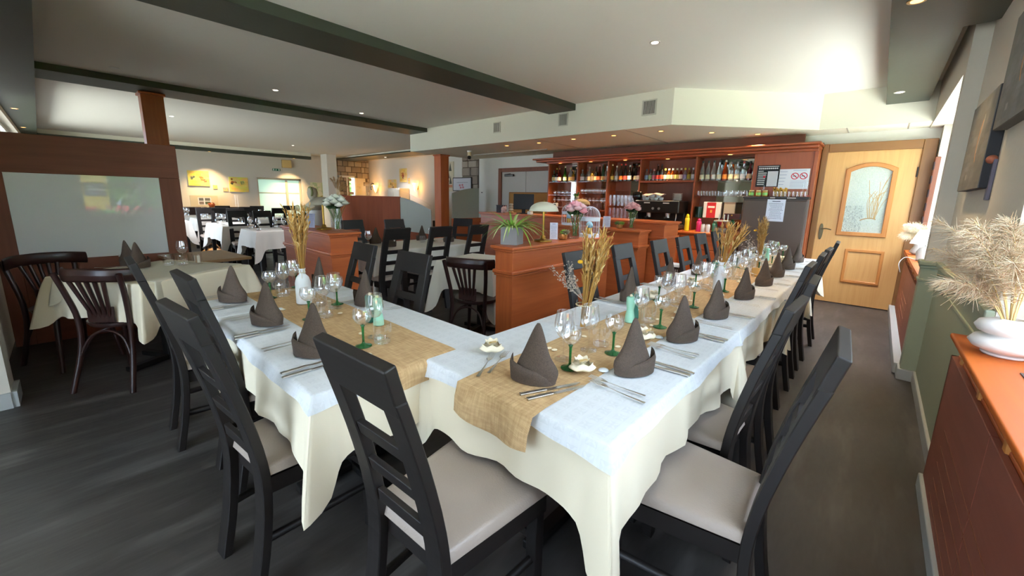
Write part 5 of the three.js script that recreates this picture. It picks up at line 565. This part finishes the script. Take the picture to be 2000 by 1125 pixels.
// ---------- small dim table at the left ----------
{ const p = [-4.17, 0, -0.43], a = 0.52; makeTable(0.84, 0.84, 'side_table', 'small square table under ivory cloth before the frosted partition', p, a);
  cloth(0.86, 0.86, TY, 0.26, M.cream, 'tablecloth', 'ivory tablecloth on the small dim table before the partition', p, a, { seed: 91, drop: 0.1 }); cloth(0.78, 0.78, TY + 0.004, 0.12, plain(0xcfc8b2, 0.85), 'table_overlay', 'ivory overlay set crosswise on the small dim table', p, a + 0.12, { seed: 92, drop: 0.08, flare: 0.03 });
  napkin([-4.5, S, -0.3], 0.6, 'dark napkin cone at the left on the small dim table', 'napkins on the dim table'); napkin([-4.32, S, -0.34], 2.2, 'dark napkin cone right beside the first on the small dim table', 'napkins on the dim table');
  tumbler([-4.33, S, -0.52], 0, 'tumbler right of the napkins on the small dim table'); wine([-4.34, S, -0.62], 0, 'wine glass on the small dim table'); tumbler([-4.26, S, -0.60], 0, 'tumbler next to the wine glass on the small dim table'); knife([-4.3, S, -0.2], 1.0, 'knife lying on the small dim table'); fork([-4.45, S, -0.18], 1.0, 'fork lying on the small dim table');
  const t = thing('condiment_jar', 'small glass jar of sachets on the small dim table', 'jar', [-4.26, S, -0.70]); obj('jar', lathe([[0, 0], [0.035, 0], [0.035, 0.09], [0.037, 0.092]], 18), M.glass, t); const r = rng(5); for (let i = 0; i < 9; i++) obj('sachet', bx(0.02, 0.06, 0.004, rr(-0.015, 0.015, r), 0.04, rr(-0.015, 0.015, r)).rotateY(0.3 * i), plain([0xb09878, 0x6a4a38, 0xd0c8b8][i % 3], 0.7), t); }
makeTable(0.75, 0.55, 'wood_table', 'bare brown wooden table just behind the small dim table', [-4.86, 0, -0.86], 0.12, false);

// ---------- middle table and the small one by the counter ----------
{ makeTable(0.8, 1.6, 'dining_table', 'white clothed middle table between the two counters', [-4.5, 0, -3.05]); cloth(0.82, 1.62, TY, 0.25, plain(0xe6e2d6, 0.85), 'tablecloth', 'white tablecloth on the middle table, corner fold at its right end', [-4.5, 0, -3.05], 0, { seed: 95, drop: 0.24 });
  [[-4.28, -2.45], [-4.28, -3.35]].forEach(([x, z], i) => { napkin([x - 0.05, S, z - 0.12], 1.5, `dark napkin cone, ${i ? 'right' : 'left'} near place on the middle table`, 'napkins on the middle table'); wine([x - 0.15, S, z + 0.1], 0, `wine glass, ${i ? 'right' : 'left'} near place on the middle table`, 'glasses on the middle table'); tumbler([x - 0.2, S, z + 0.2], 0, `tumbler, ${i ? 'right' : 'left'} near place on the middle table`, 'glasses on the middle table'); knife([x + 0.06, S, z + 0.02], 0.1, `knife, ${i ? 'right' : 'left'} near place on the middle table`); });
  [[-4.72, -2.6], [-4.72, -3.3]].forEach(([x, z], i) => { napkin([x, S, z], -1.5, `dark napkin cone, ${i ? 'right' : 'left'} far place on the middle table`, 'napkins on the middle table'); wine([x + 0.15, S, z - 0.12], 0, `wine glass, ${i ? 'right' : 'left'} far place on the middle table`, 'glasses on the middle table'); roemer([x + 0.2, S, z - 0.05], 0, `green stem glass, ${i ? 'right' : 'left'} far place on the middle table`, 'glasses on the middle table'); });
  const t = thing('bud_vase', 'small white bottle vase on the middle table', 'vase', [-4.5, S, -2.72]); obj('vase', lathe([[0, 0], [0.025, 0], [0.03, 0.05], [0.01, 0.08], [0.012, 0.11], [0, 0.1]], 16), M.white, t); obj('twig', rod([0, 0.08, 0], [0.02, 0.2, 0.01], 0.002), strawT[1], t);
  makeTable(0.62, 0.62, 'dining_table', 'small white clothed table tucked behind the near counter end', [-2.95, 0, -2.78], 0.25); cloth(0.64, 0.64, TY, 0.25, plain(0xe6e2d6, 0.85), 'tablecloth', 'white tablecloth with a pointed corner on the small table by the counter', [-2.95, 0, -2.78], 0.25, { seed: 96, drop: 0.26 }); knife([-2.95, S, -2.7], 0.6, 'knife on the small table by the counter');
  { const g = thing('slatted_stool', 'low stool with white edge and slatted dark side by the bar end', 'stool', [-1.67, 0, -4.64]); obj('top', bx(0.16, 0.03, 0.16, 0, 0.64, 0, 0.006), M.white, g); obj('body', bx(0.14, 0.5, 0.14, 0, 0.37, 0, 0.004), M.bistroWood, g); for (let i = 0; i < 7; i++) obj('slat', bx(0.007, 0.2, 0.006, -0.06 + i * 0.02, 0.5, 0.074).rotateZ(0), plain(0xb8a898, 0.6), g); for (const [a, b] of [[-1, -1], [1, -1], [-1, 1], [1, 1]]) obj('leg', bx(0.02, 0.14, 0.02, a * 0.06, 0.07, b * 0.06, 0.003), M.chairWood, g); } }

// ---------- far dining room ----------
const farTables = [[-9.35, -2.15, 1.2, 0.56, 'middle'], [-7.72, -2.26, 0.82, 0.52, 'nearest'], [-11.0, -1.4, 0.8, 0.6, 'left'], [-11.7, -2.35, 0.9, 0.75, 'far left'], [-11.2, -3.4, 1.0, 0.75, 'far right'], [-12.9, -2.2, 0.9, 0.75, 'farthest left']];
const clothW = plain(0xe8e2d8, 0.85);
farTables.forEach(([x, z, w, d, q], i) => { makeTable(w, d, 'dining_table', `${q} white clothed table in the far dining room`, [x, 0, z], 0, false); cloth(w + 0.02, d + 0.02, TY, 0.27, clothW, 'tablecloth', `white tablecloth on the ${q} far room table`, [x, 0, z], 0, { seed: 110 + i, drop: 0.22 });
  for (let k = 0; k < 4; k++) { const gx = x + (k % 2 ? 0.22 : -0.2), gz = z + (k < 2 ? -0.2 : 0.18); wine([gx, S, gz], 0, `wine glass on the ${q} far room table`, `wine glasses, ${q} far table`); tumbler([gx + 0.08, S, gz + 0.03], 0, `tumbler on the ${q} far room table`, `tumblers, ${q} far table`); } });
[[-8.5, -2.12, -1.57, 'left of two beyond the nearest'], [-8.45, -2.52, -1.55, 'right of two beyond the nearest'], [-10.3, -2.0, -1.5, 'left of two beyond the middle'], [-10.4, -2.45, 1.4, 'behind the middle'], [-10.95, -2.25, 1.57, 'before the far left'], [-11.75, -1.4, -1.57, 'behind the left'], [-11.3, -2.85, 1.5, 'before the far right'], [-12.4, -2.6, 1.6, 'behind the far left'], [-12.2, -3.3, 1.57, 'behind the far right'], [-10.6, -3.3, 1.57, 'near the bright doors, before the far right'], [-12.5, -4.3, 1.2, 'by the bright glass doors, beside the far right'], [-10.35, -1.35, 1.45, 'by the partition edge, side of the left']].forEach(([x, z, a, q]) => chair([x, 0, z], a, `dark dining chair ${q} far table`, 'chairs in the far room'));
{ const t = thing('tan_bag', 'tan rounded leather bag on the floor under the middle far table', 'bag', [-10.1, 0, -1.95], 0.6); obj('body', new THREE.SphereGeometry(0.2, 18, 12).scale(1.3, 0.55, 0.6).translate(0, 0.11, 0), plain(0xb07a3c, 0.5), t); obj('strap', new THREE.TorusGeometry(0.16, 0.014, 6, 20, 3.14).translate(0, 0.14, 0), plain(0x8a5a2a, 0.5), t); }
// paintings: sunflower yellow still lifes
const painting = (seed, bg, blobs) => canvasMat(128, 110, (c, w, h) => { const r = rng(seed); c.fillStyle = bg; c.fillRect(0, 0, w, h); for (let i = 0; i < 90; i++) { c.fillStyle = `rgba(${225 + r() * 30},${170 + r() * 60},${60 + r() * 90},.35)`; c.fillRect(r() * w, r() * h, 30, 16); } for (const [x, y, s, col] of blobs) for (let i = 0; i < 9; i++) { c.fillStyle = col; c.beginPath(); c.arc(w * x + (r() - .5) * s, h * y + (r() - .5) * s, 2 + r() * s * 0.25, 0, 7); c.fill(); } });
const white = plain(0xd8d2b8, 0.8);
canvasPic('yellow painting with grey leaves and brown fruit, left on far wall', [-15.9, 1.75, -2.9], Math.PI / 2, 0.54, 0.46, 0.03, painting(1, '#e8cf6a', [[0.2, 0.5, 22, '#5a6a58'], [0.62, 0.5, 22, '#8a6a3a'], [0.8, 0.65, 16, '#7a5a40']]), white); canvasPic('yellow painting with a brown animal, right on far wall', [-15.9, 1.6, -3.95], Math.PI / 2, 0.54, 0.48, 0.03, painting(2, '#dcd56a', [[0.25, 0.3, 34, '#a8602c'], [0.12, 0.45, 14, '#4a4a38'], [0.7, 0.4, 22, '#9a9a60']]), white);
canvasPic('small orange painting between the two yellow ones', [-15.9, 1.5, -3.3], Math.PI / 2, 0.12, 0.12, 0.02, painting(3, '#d8a878', [[0.5, 0.5, 20, '#c07848']]), white); canvasPic('small pink painting beside the brown animal painting', [-15.9, 1.43, -3.57], Math.PI / 2, 0.13, 0.12, 0.02, painting(4, '#b898a0', [[0.5, 0.5, 20, '#a07080']]), white);
{ const t = thing('wall_speaker', 'tan square speaker box high on the far wall over the doors', 'speaker', [-15.88, 2.37, -5.45]); obj('case', bx(0.1, 0.27, 0.3, 0.05, 0, 0, 0.01), plain(0xd0b070, 0.7), t); obj('grille', bx(0.01, 0.23, 0.26, 0.102, 0, 0), plain(0xd8b878, 0.8), t); }
{ const t = thing('exit_sign', 'green emergency exit sign with running figure over the bright doors', 'sign', [-15.9, 2.15, -5.12], Math.PI / 2); obj('case', bx(0.26, 0.09, 0.03, 0, 0, 0.015, 0.004), M.white, t); obj('face', bx(0.25, 0.08, 0.004, 0, 0, 0.032), canvasMat(160, 52, (c, w, h) => { c.fillStyle = '#1f6a48'; c.fillRect(0, 0, w, h); c.fillStyle = '#e8f0e8'; c.fillRect(14, 6, 20, 40); c.fillRect(122, 6, 22, 40); c.beginPath(); c.arc(76, 12, 6, 0, 7); c.fill(); c.lineWidth = 6; c.strokeStyle = '#e8f0e8'; c.beginPath(); c.moveTo(76, 18); c.lineTo(70, 32); c.lineTo(84, 46); c.moveTo(70, 32); c.lineTo(56, 44); c.moveTo(62, 22); c.lineTo(92, 26); c.stroke(); c.beginPath(); c.moveTo(44, 26); c.lineTo(52, 20); c.lineTo(52, 32); c.fill(); }), t); }
// sideboard with a framed board and glass cylinder
{ const t = thing('sideboard', 'long dark sideboard along the far wall', 'sideboard', [-15.5, 0, -3.2]); obj('carcase', bx(0.5, 0.85, 2.4, 0, 0.43, 0, 0.006), M.bistroWood, t); obj('top', bx(0.54, 0.03, 2.44, 0, 0.865, 0, 0.005), M.bistroWood, t); for (let i = 0; i < 4; i++) obj('door', bx(0.015, 0.72, 0.57, 0.255, 0.43, -0.9 + i * 0.6, 0.004), M.bistroWood, t); }
canvasPic('cream board with four small photographs leaning on the sideboard', [-15.6, 1.06, -2.92], Math.PI / 2, 0.7, 0.34, 0.02, canvasMat(160, 80, (c, w, h) => { c.fillStyle = '#d8c8a0'; c.fillRect(0, 0, w, h); c.fillStyle = '#e8e4dc'; c.fillRect(44, 14, 76, 54); c.fillStyle = '#6a6a60'; c.fillRect(50, 18, 26, 20); c.fillRect(84, 18, 30, 20); c.fillStyle = '#8a7a6a'; c.fillRect(50, 44, 26, 20); c.fillStyle = '#5a6a48'; c.fillRect(84, 44, 30, 20); c.fillStyle = '#c87038'; c.fillRect(96, 54, 12, 8); }), white, 'photo_board');
{ const t = thing('glass_cylinder', 'tall clear glass cylinder vase on the sideboard', 'vase', [-15.5, 0.88, -3.75]); obj('wall', lathe([[0.1, 0], [0.1, 0.38]], 24), M.glass, t); obj('base', cyl(0.1, 0.1, 0.01), M.glassFoot, t); }
{ const t = thing('copper_pot_plant', 'small orange pot glowing by the photo board', 'pot', [-15.35, 0.88, -3.05]); obj('pot', lathe([[0, 0], [0.06, 0], [0.09, 0.08], [0.06, 0.13], [0, 0.13]], 20), plain(0xc8602c, 0.4), t); obj('rim', new THREE.TorusGeometry(0.06, 0.008, 6, 20).rotateX(Math.PI / 2).translate(0, 0.13, 0), plain(0xa84a20, 0.4), t); }
{ const t = thing('garden_statue', 'pale mottled bust ornament before the bright glass doors', 'statue', [-12.0, 0, -4.75]); obj('bust', [lathe([[0, 0.9], [0.2, 0.9], [0.24, 1.0], [0.17, 1.08], [0.1, 1.14], [0.08, 1.18], [0.12, 1.26], [0.14, 1.38], [0.11, 1.5], [0, 1.55]], 20)], plain(0xb8b098, 0.9, { bumpMap: plasterB, bumpScale: 0.01 }), t); obj('pedestal', cyl(0.2, 0.22, 0.9, 0, 0, 0, 20), M.white, t); obj('wreath', new THREE.TorusGeometry(0.13, 0.03, 8, 20).translate(0, 1.4, 0.06), plain(0x7a8050, 0.9), t); }
{ const t = thing('tall_grass_vase', 'tall brown dried grass plume in a floor vase by the stone wall', 'plant', [-11.0, 0, -5.0]); obj('vase', lathe([[0, 0], [0.1, 0], [0.14, 0.3], [0.06, 0.95], [0.07, 1.35], [0, 1.3]], 20), M.white, t); pampas(t, 1.35, 10, 95, 0.5, (r) => ({ x: rr(-0.6, 0.6, r), y: rr(0.7, 1.3, r), z: rr(-0.6, 0.6, r) }), [0xb89468, 0xc8a878]); }
{ const t = thing('green_map', 'yellow green map sheet on the far wall by the pillar', 'poster', [-15.88, 1.35, -6.5], Math.PI / 2); obj('sheet', bx(0.55, 0.85, 0.01), canvasMat(96, 140, (c, w, h) => { const r = rng(12); c.fillStyle = '#d8d8b0'; c.fillRect(0, 0, w, h); for (let i = 0; i < 60; i++) { c.fillStyle = ['#c8d098', '#e0dcb8', '#b8c890'][i % 3]; c.fillRect(r() * w, r() * h, 20, 18); } c.fillStyle = '#b07080'; c.fillRect(10, 60, 16, 12); }), t); }
// back wall pictures, sconces, framed print, mural strip
function sconce(p, label) { const t = thing('wall_sconce', label, 'sconce', p); obj('back_plate', bx(0.08, 0.14, 0.02, 0, 0, 0.01, 0.005), M.brass, t); obj('shade', lathe([[0.02, -0.14], [0.06, -0.05], [0.09, 0.08], [0.1, 0.16], [0.096, 0.16], [0.056, -0.05]], 20, 0, 0, 0.1), M.warmGlow, t); const l = new THREE.PointLight(0xffb860, SCONCE, 6, 2); l.position.set(p[0], p[1] + 0.05, p[2] + 0.28); l.castShadow = true; l.name = 'sconce_light'; scene.add(l); }
sconce([-15.24, 1.6, FB], 'glowing amber wall sconce left of the small still life'); sconce([-12.46, 1.65, FB], 'glowing amber wall sconce right of the small still life');
canvasPic('tall painting of orange blossoms on the back wall', [-13.34, 2.1, FB], 0, 0.48, 0.5, 0.03, painting(6, '#e0c890', [[0.4, 0.4, 40, '#c06038'], [0.5, 0.6, 26, '#b0503a']]), white); canvasPic('small cream still life between the sconces on the back wall', [-14.12, 1.71, FB], 0, 0.62, 0.5, 0.03, painting(7, '#dcc8a0', [[0.45, 0.4, 26, '#b08030'], [0.5, 0.85, 60, '#a07858']]), white);
canvasPic('tiny red accent painting beside the orange blossoms', [-12.98, 1.9, FB], 0, 0.12, 0.2, 0.02, painting(8, '#c8a890', [[0.5, 0.5, 20, '#8a4030']]), white);
{ const t = thing('metal_wall_curl', 'dark curled metal ornament on the back wall', 'ornament', [-15.6, 1.66, FB + 0.03]); obj('curl', [new THREE.TorusGeometry(0.16, 0.018, 6, 24, 3.6).rotateZ(0.2), new THREE.TorusGeometry(0.07, 0.014, 6, 16, 4.2).translate(-0.04, -0.03, 0)], M.blackMetal, t); obj('bracket', bx(0.04, 0.16, 0.03, 0.28, -0.12, 0, 0.004), M.darkSteel, t); }
canvasPic('framed white print with small pink figures on the stone corner', [-9.92, 1.75, FB + 0.07], 0, 0.9, 0.42, 0.03, canvasMat(160, 104, (c, w, h) => { c.fillStyle = '#1a1a1c'; c.fillRect(0, 0, w, h); c.fillStyle = '#d4d6dc'; c.fillRect(5, 5, w - 10, h - 10); c.fillStyle = '#9a9aa4'; for (let i = 0; i < 12; i++) c.fillRect(36 + i * 8, 36, 5, 5); c.fillStyle = '#c8808a'; for (const [x, y] of [[62, 60], [84, 58], [70, 78], [90, 76]]) { c.beginPath(); c.arc(x, y, 8, 0, 7); c.fill(); } }), plain(0x1a1a1c, 0.4), 'framed_print');
canvasPic('tall narrow panel with dark cypress shapes beside the post', [-10.6, 2.0, FB], 0, 0.36, 0.95, 0.03, canvasMat(64, 180, (c, w, h) => { c.fillStyle = '#d8cfb4'; c.fillRect(0, 0, w, h); c.fillStyle = '#4a4c40'; for (const [x, y, s] of [[36, 6, 50], [20, 60, 40], [38, 84, 50], [14, 90, 30]]) { c.beginPath(); c.moveTo(x, y); c.lineTo(x + 12, y + s); c.lineTo(x - 12, y + s); c.fill(); } c.fillStyle = '#c88868'; c.fillRect(14, 140, 40, 16); }), white);
{ const t = thing('white_cabinet', 'tall pale cabinet standing against the back wall', 'cabinet', [-13.38, 0, -8.38]); obj('carcase', bx(0.8, 1.62, 0.4, 0, 0.81, 0, 0.01), plain(0xc4bfae, 0.7), t); obj('door', bx(0.38, 1.5, 0.02, -0.2, 0.81, 0.21, 0.005), plain(0xc8c3b2, 0.7), t); obj('door', bx(0.38, 1.5, 0.02, 0.2, 0.81, 0.21, 0.005), plain(0xc8c3b2, 0.7), t); }
{ const t = thing('wine_rack', 'dark bottles standing in a case by the centre post', 'bottles', [-8.3, 0, -6.4]); obj('case', bx(0.3, 0.75, 0.3, 0, 0.375, 0, 0.01), M.bistroWood, t); for (const [x, z] of [[-0.08, 0], [0.05, 0.05]]) obj('bottle', btlG[2].clone().translate(x, 0.75, z), plain(0x101412, 0.2), t); }

// ---------- vents, camera, lights ----------
[[-5.184, 2.568, 0.15, 0.15], [-3.77, 2.545, 0.15, 0.16], [-2.41, 2.553, 0.17, 0.165]].forEach(([x, y, w, h], i) => { const t = thing('air_vent', `square white air vent in the soffit, ${['left', 'middle', 'right'][i]} of three`, 'vent', [x, y, -5.25]); obj('frame', extr([[-w / 2 - 0.012, -h / 2 - 0.012], [w / 2 + 0.012, -h / 2 - 0.012], [w / 2 + 0.012, h / 2 + 0.012], [-w / 2 - 0.012, h / 2 + 0.012]], 0.008, 0.002, [[[-w / 2, -h / 2], [w / 2, -h / 2], [w / 2, h / 2], [-w / 2, h / 2]]]), plain(0xcac6b4, 0.6), t); obj('backing', bx(w, h, 0.002, 0, 0, 0.002), plain(0x4a4640, 0.8), t); for (let k = 0; k < 9; k++) obj('louvre', bx(0.008, h, 0.006, -w / 2 + w * (k + 0.5) / 9, 0, 0.006), plain(0xb8b4a6, 0.6), t); });
{ const t = thing('security_camera', 'white dome security camera hanging from the bar soffit', 'camera', [-6.55, SO, -5.82]); obj('mount', cyl(0.05, 0.05, 0.03, 0, -0.03, 0, 16), M.white, t); obj('body', cyl(0.035, 0.045, 0.1, 0, -0.13, 0, 16), plain(0xe0c898, 0.5), t); obj('lens_dome', new THREE.SphereGeometry(0.04, 14, 8).translate(0.01, -0.135, 0.015), M.black, t); }
function downlight(p, label, { on = true, warm = false, I = SPOT, wall } = {}) { const t = thing('downlight', label, 'ceiling light', p); obj('ring', lathe([[0.032, -0.002], [0.045, -0.004], [0.047, 0.001], [0.03, 0.001]], 24), plain(warm ? 0xc0a878 : 0xd8d6d0, 0.35, { metalness: 0.5 }), t); obj('bulb', cyl(0.03, 0.03, 0.003, 0, -0.004, 0, 20), on ? (warm ? M.warmGlow : M.lampGlow) : M.white, t); if (!on) return; const l = new THREE.SpotLight(warm ? 0xffd8a0 : 0xf8f6ff, I, 9, 0.75, 0.8, 2); l.position.set(p[0], p[1] - 0.02, p[2]); l.target.position.set(p[0] + (wall?.[0] ?? 0), p[1] - 2, p[2] + (wall?.[1] ?? 0)); l.castShadow = true; l.shadow.radius = 2; l.name = 'downlight_beam'; scene.add(l, l.target); }
[[-1.694, -3.697, 'over the long table'], [-6.393, -2.137, 'beyond the long green beam'], [-6.894, -3.641, 'before the second green beam'], [-10.23, -1.57, 'in the far room near the left post'], [-13.14, -4.74, 'in the far room near the bright doors']].forEach(([x, z, q], i) => downlight([x, CE, z], `white recessed ceiling downlight ${q}`, { I: i > 2 ? SPOT * 3 : SPOT })); downlight([-6.82, CE, -0.58], 'unlit recessed downlight beside the second green beam', { on: false });
[[-5.304, -5.636], [-4.561, -5.66], [-3.815, -5.612], [-3.114, -5.639], [-2.395, -5.643], [-1.884, -6.147], [-1.417, -6.624]].forEach(([x, z], i) => downlight([x, SO, z], `warm recessed light under the bar soffit, ${i ? ORD[i] : 'first'} from left`, { warm: true, I: SPOT * 0.5 }));
[[-4.85, -6.71], [-4.15, -6.71], [-3.45, -6.71], [-2.75, -6.85], [-1.75, -6.66]].forEach(([x, z], i) => downlight([x, 2.058, z], `small warm light in the cabinet cornice, ${i ? ORD[i] : 'first'} from left`, { warm: true, I: SPOT * 0.5 }));
[[-0.02, -6.02], [-0.01, -3.47]].forEach(([x, z], i) => downlight([x, 2.537, z], `recessed light under the right green beam, ${i ? 'nearer' : 'farther'} one`, { I: SPOT * (i ? 0.6 : 2.2), warm: i > 0 })); [[-10.0, 0.33], [-12.93, 0.36]].forEach(([x, z], i) => downlight([x, 2.537, z], `yellow light under the left green beam, ${i ? 'farther' : 'nearer'} one`, { warm: true }));
[[-15.27, -3.13], [-15.27, -5.51]].forEach(([x, z], i) => downlight([x, 2.54, z], `yellow light under the far beam, ${i ? 'right' : 'left'} one`, { warm: true, I: SPOT * 2.6, wall: [-0.5, 0] })); downlight([-13.05, 2.66, -7.7], 'light under the green beam before the back wall', { I: SPOT, wall: [0, -0.6] });
for (const o of scene.children) if (o.isLight) o.castShadow = true;
renderer.render(scene, camera);
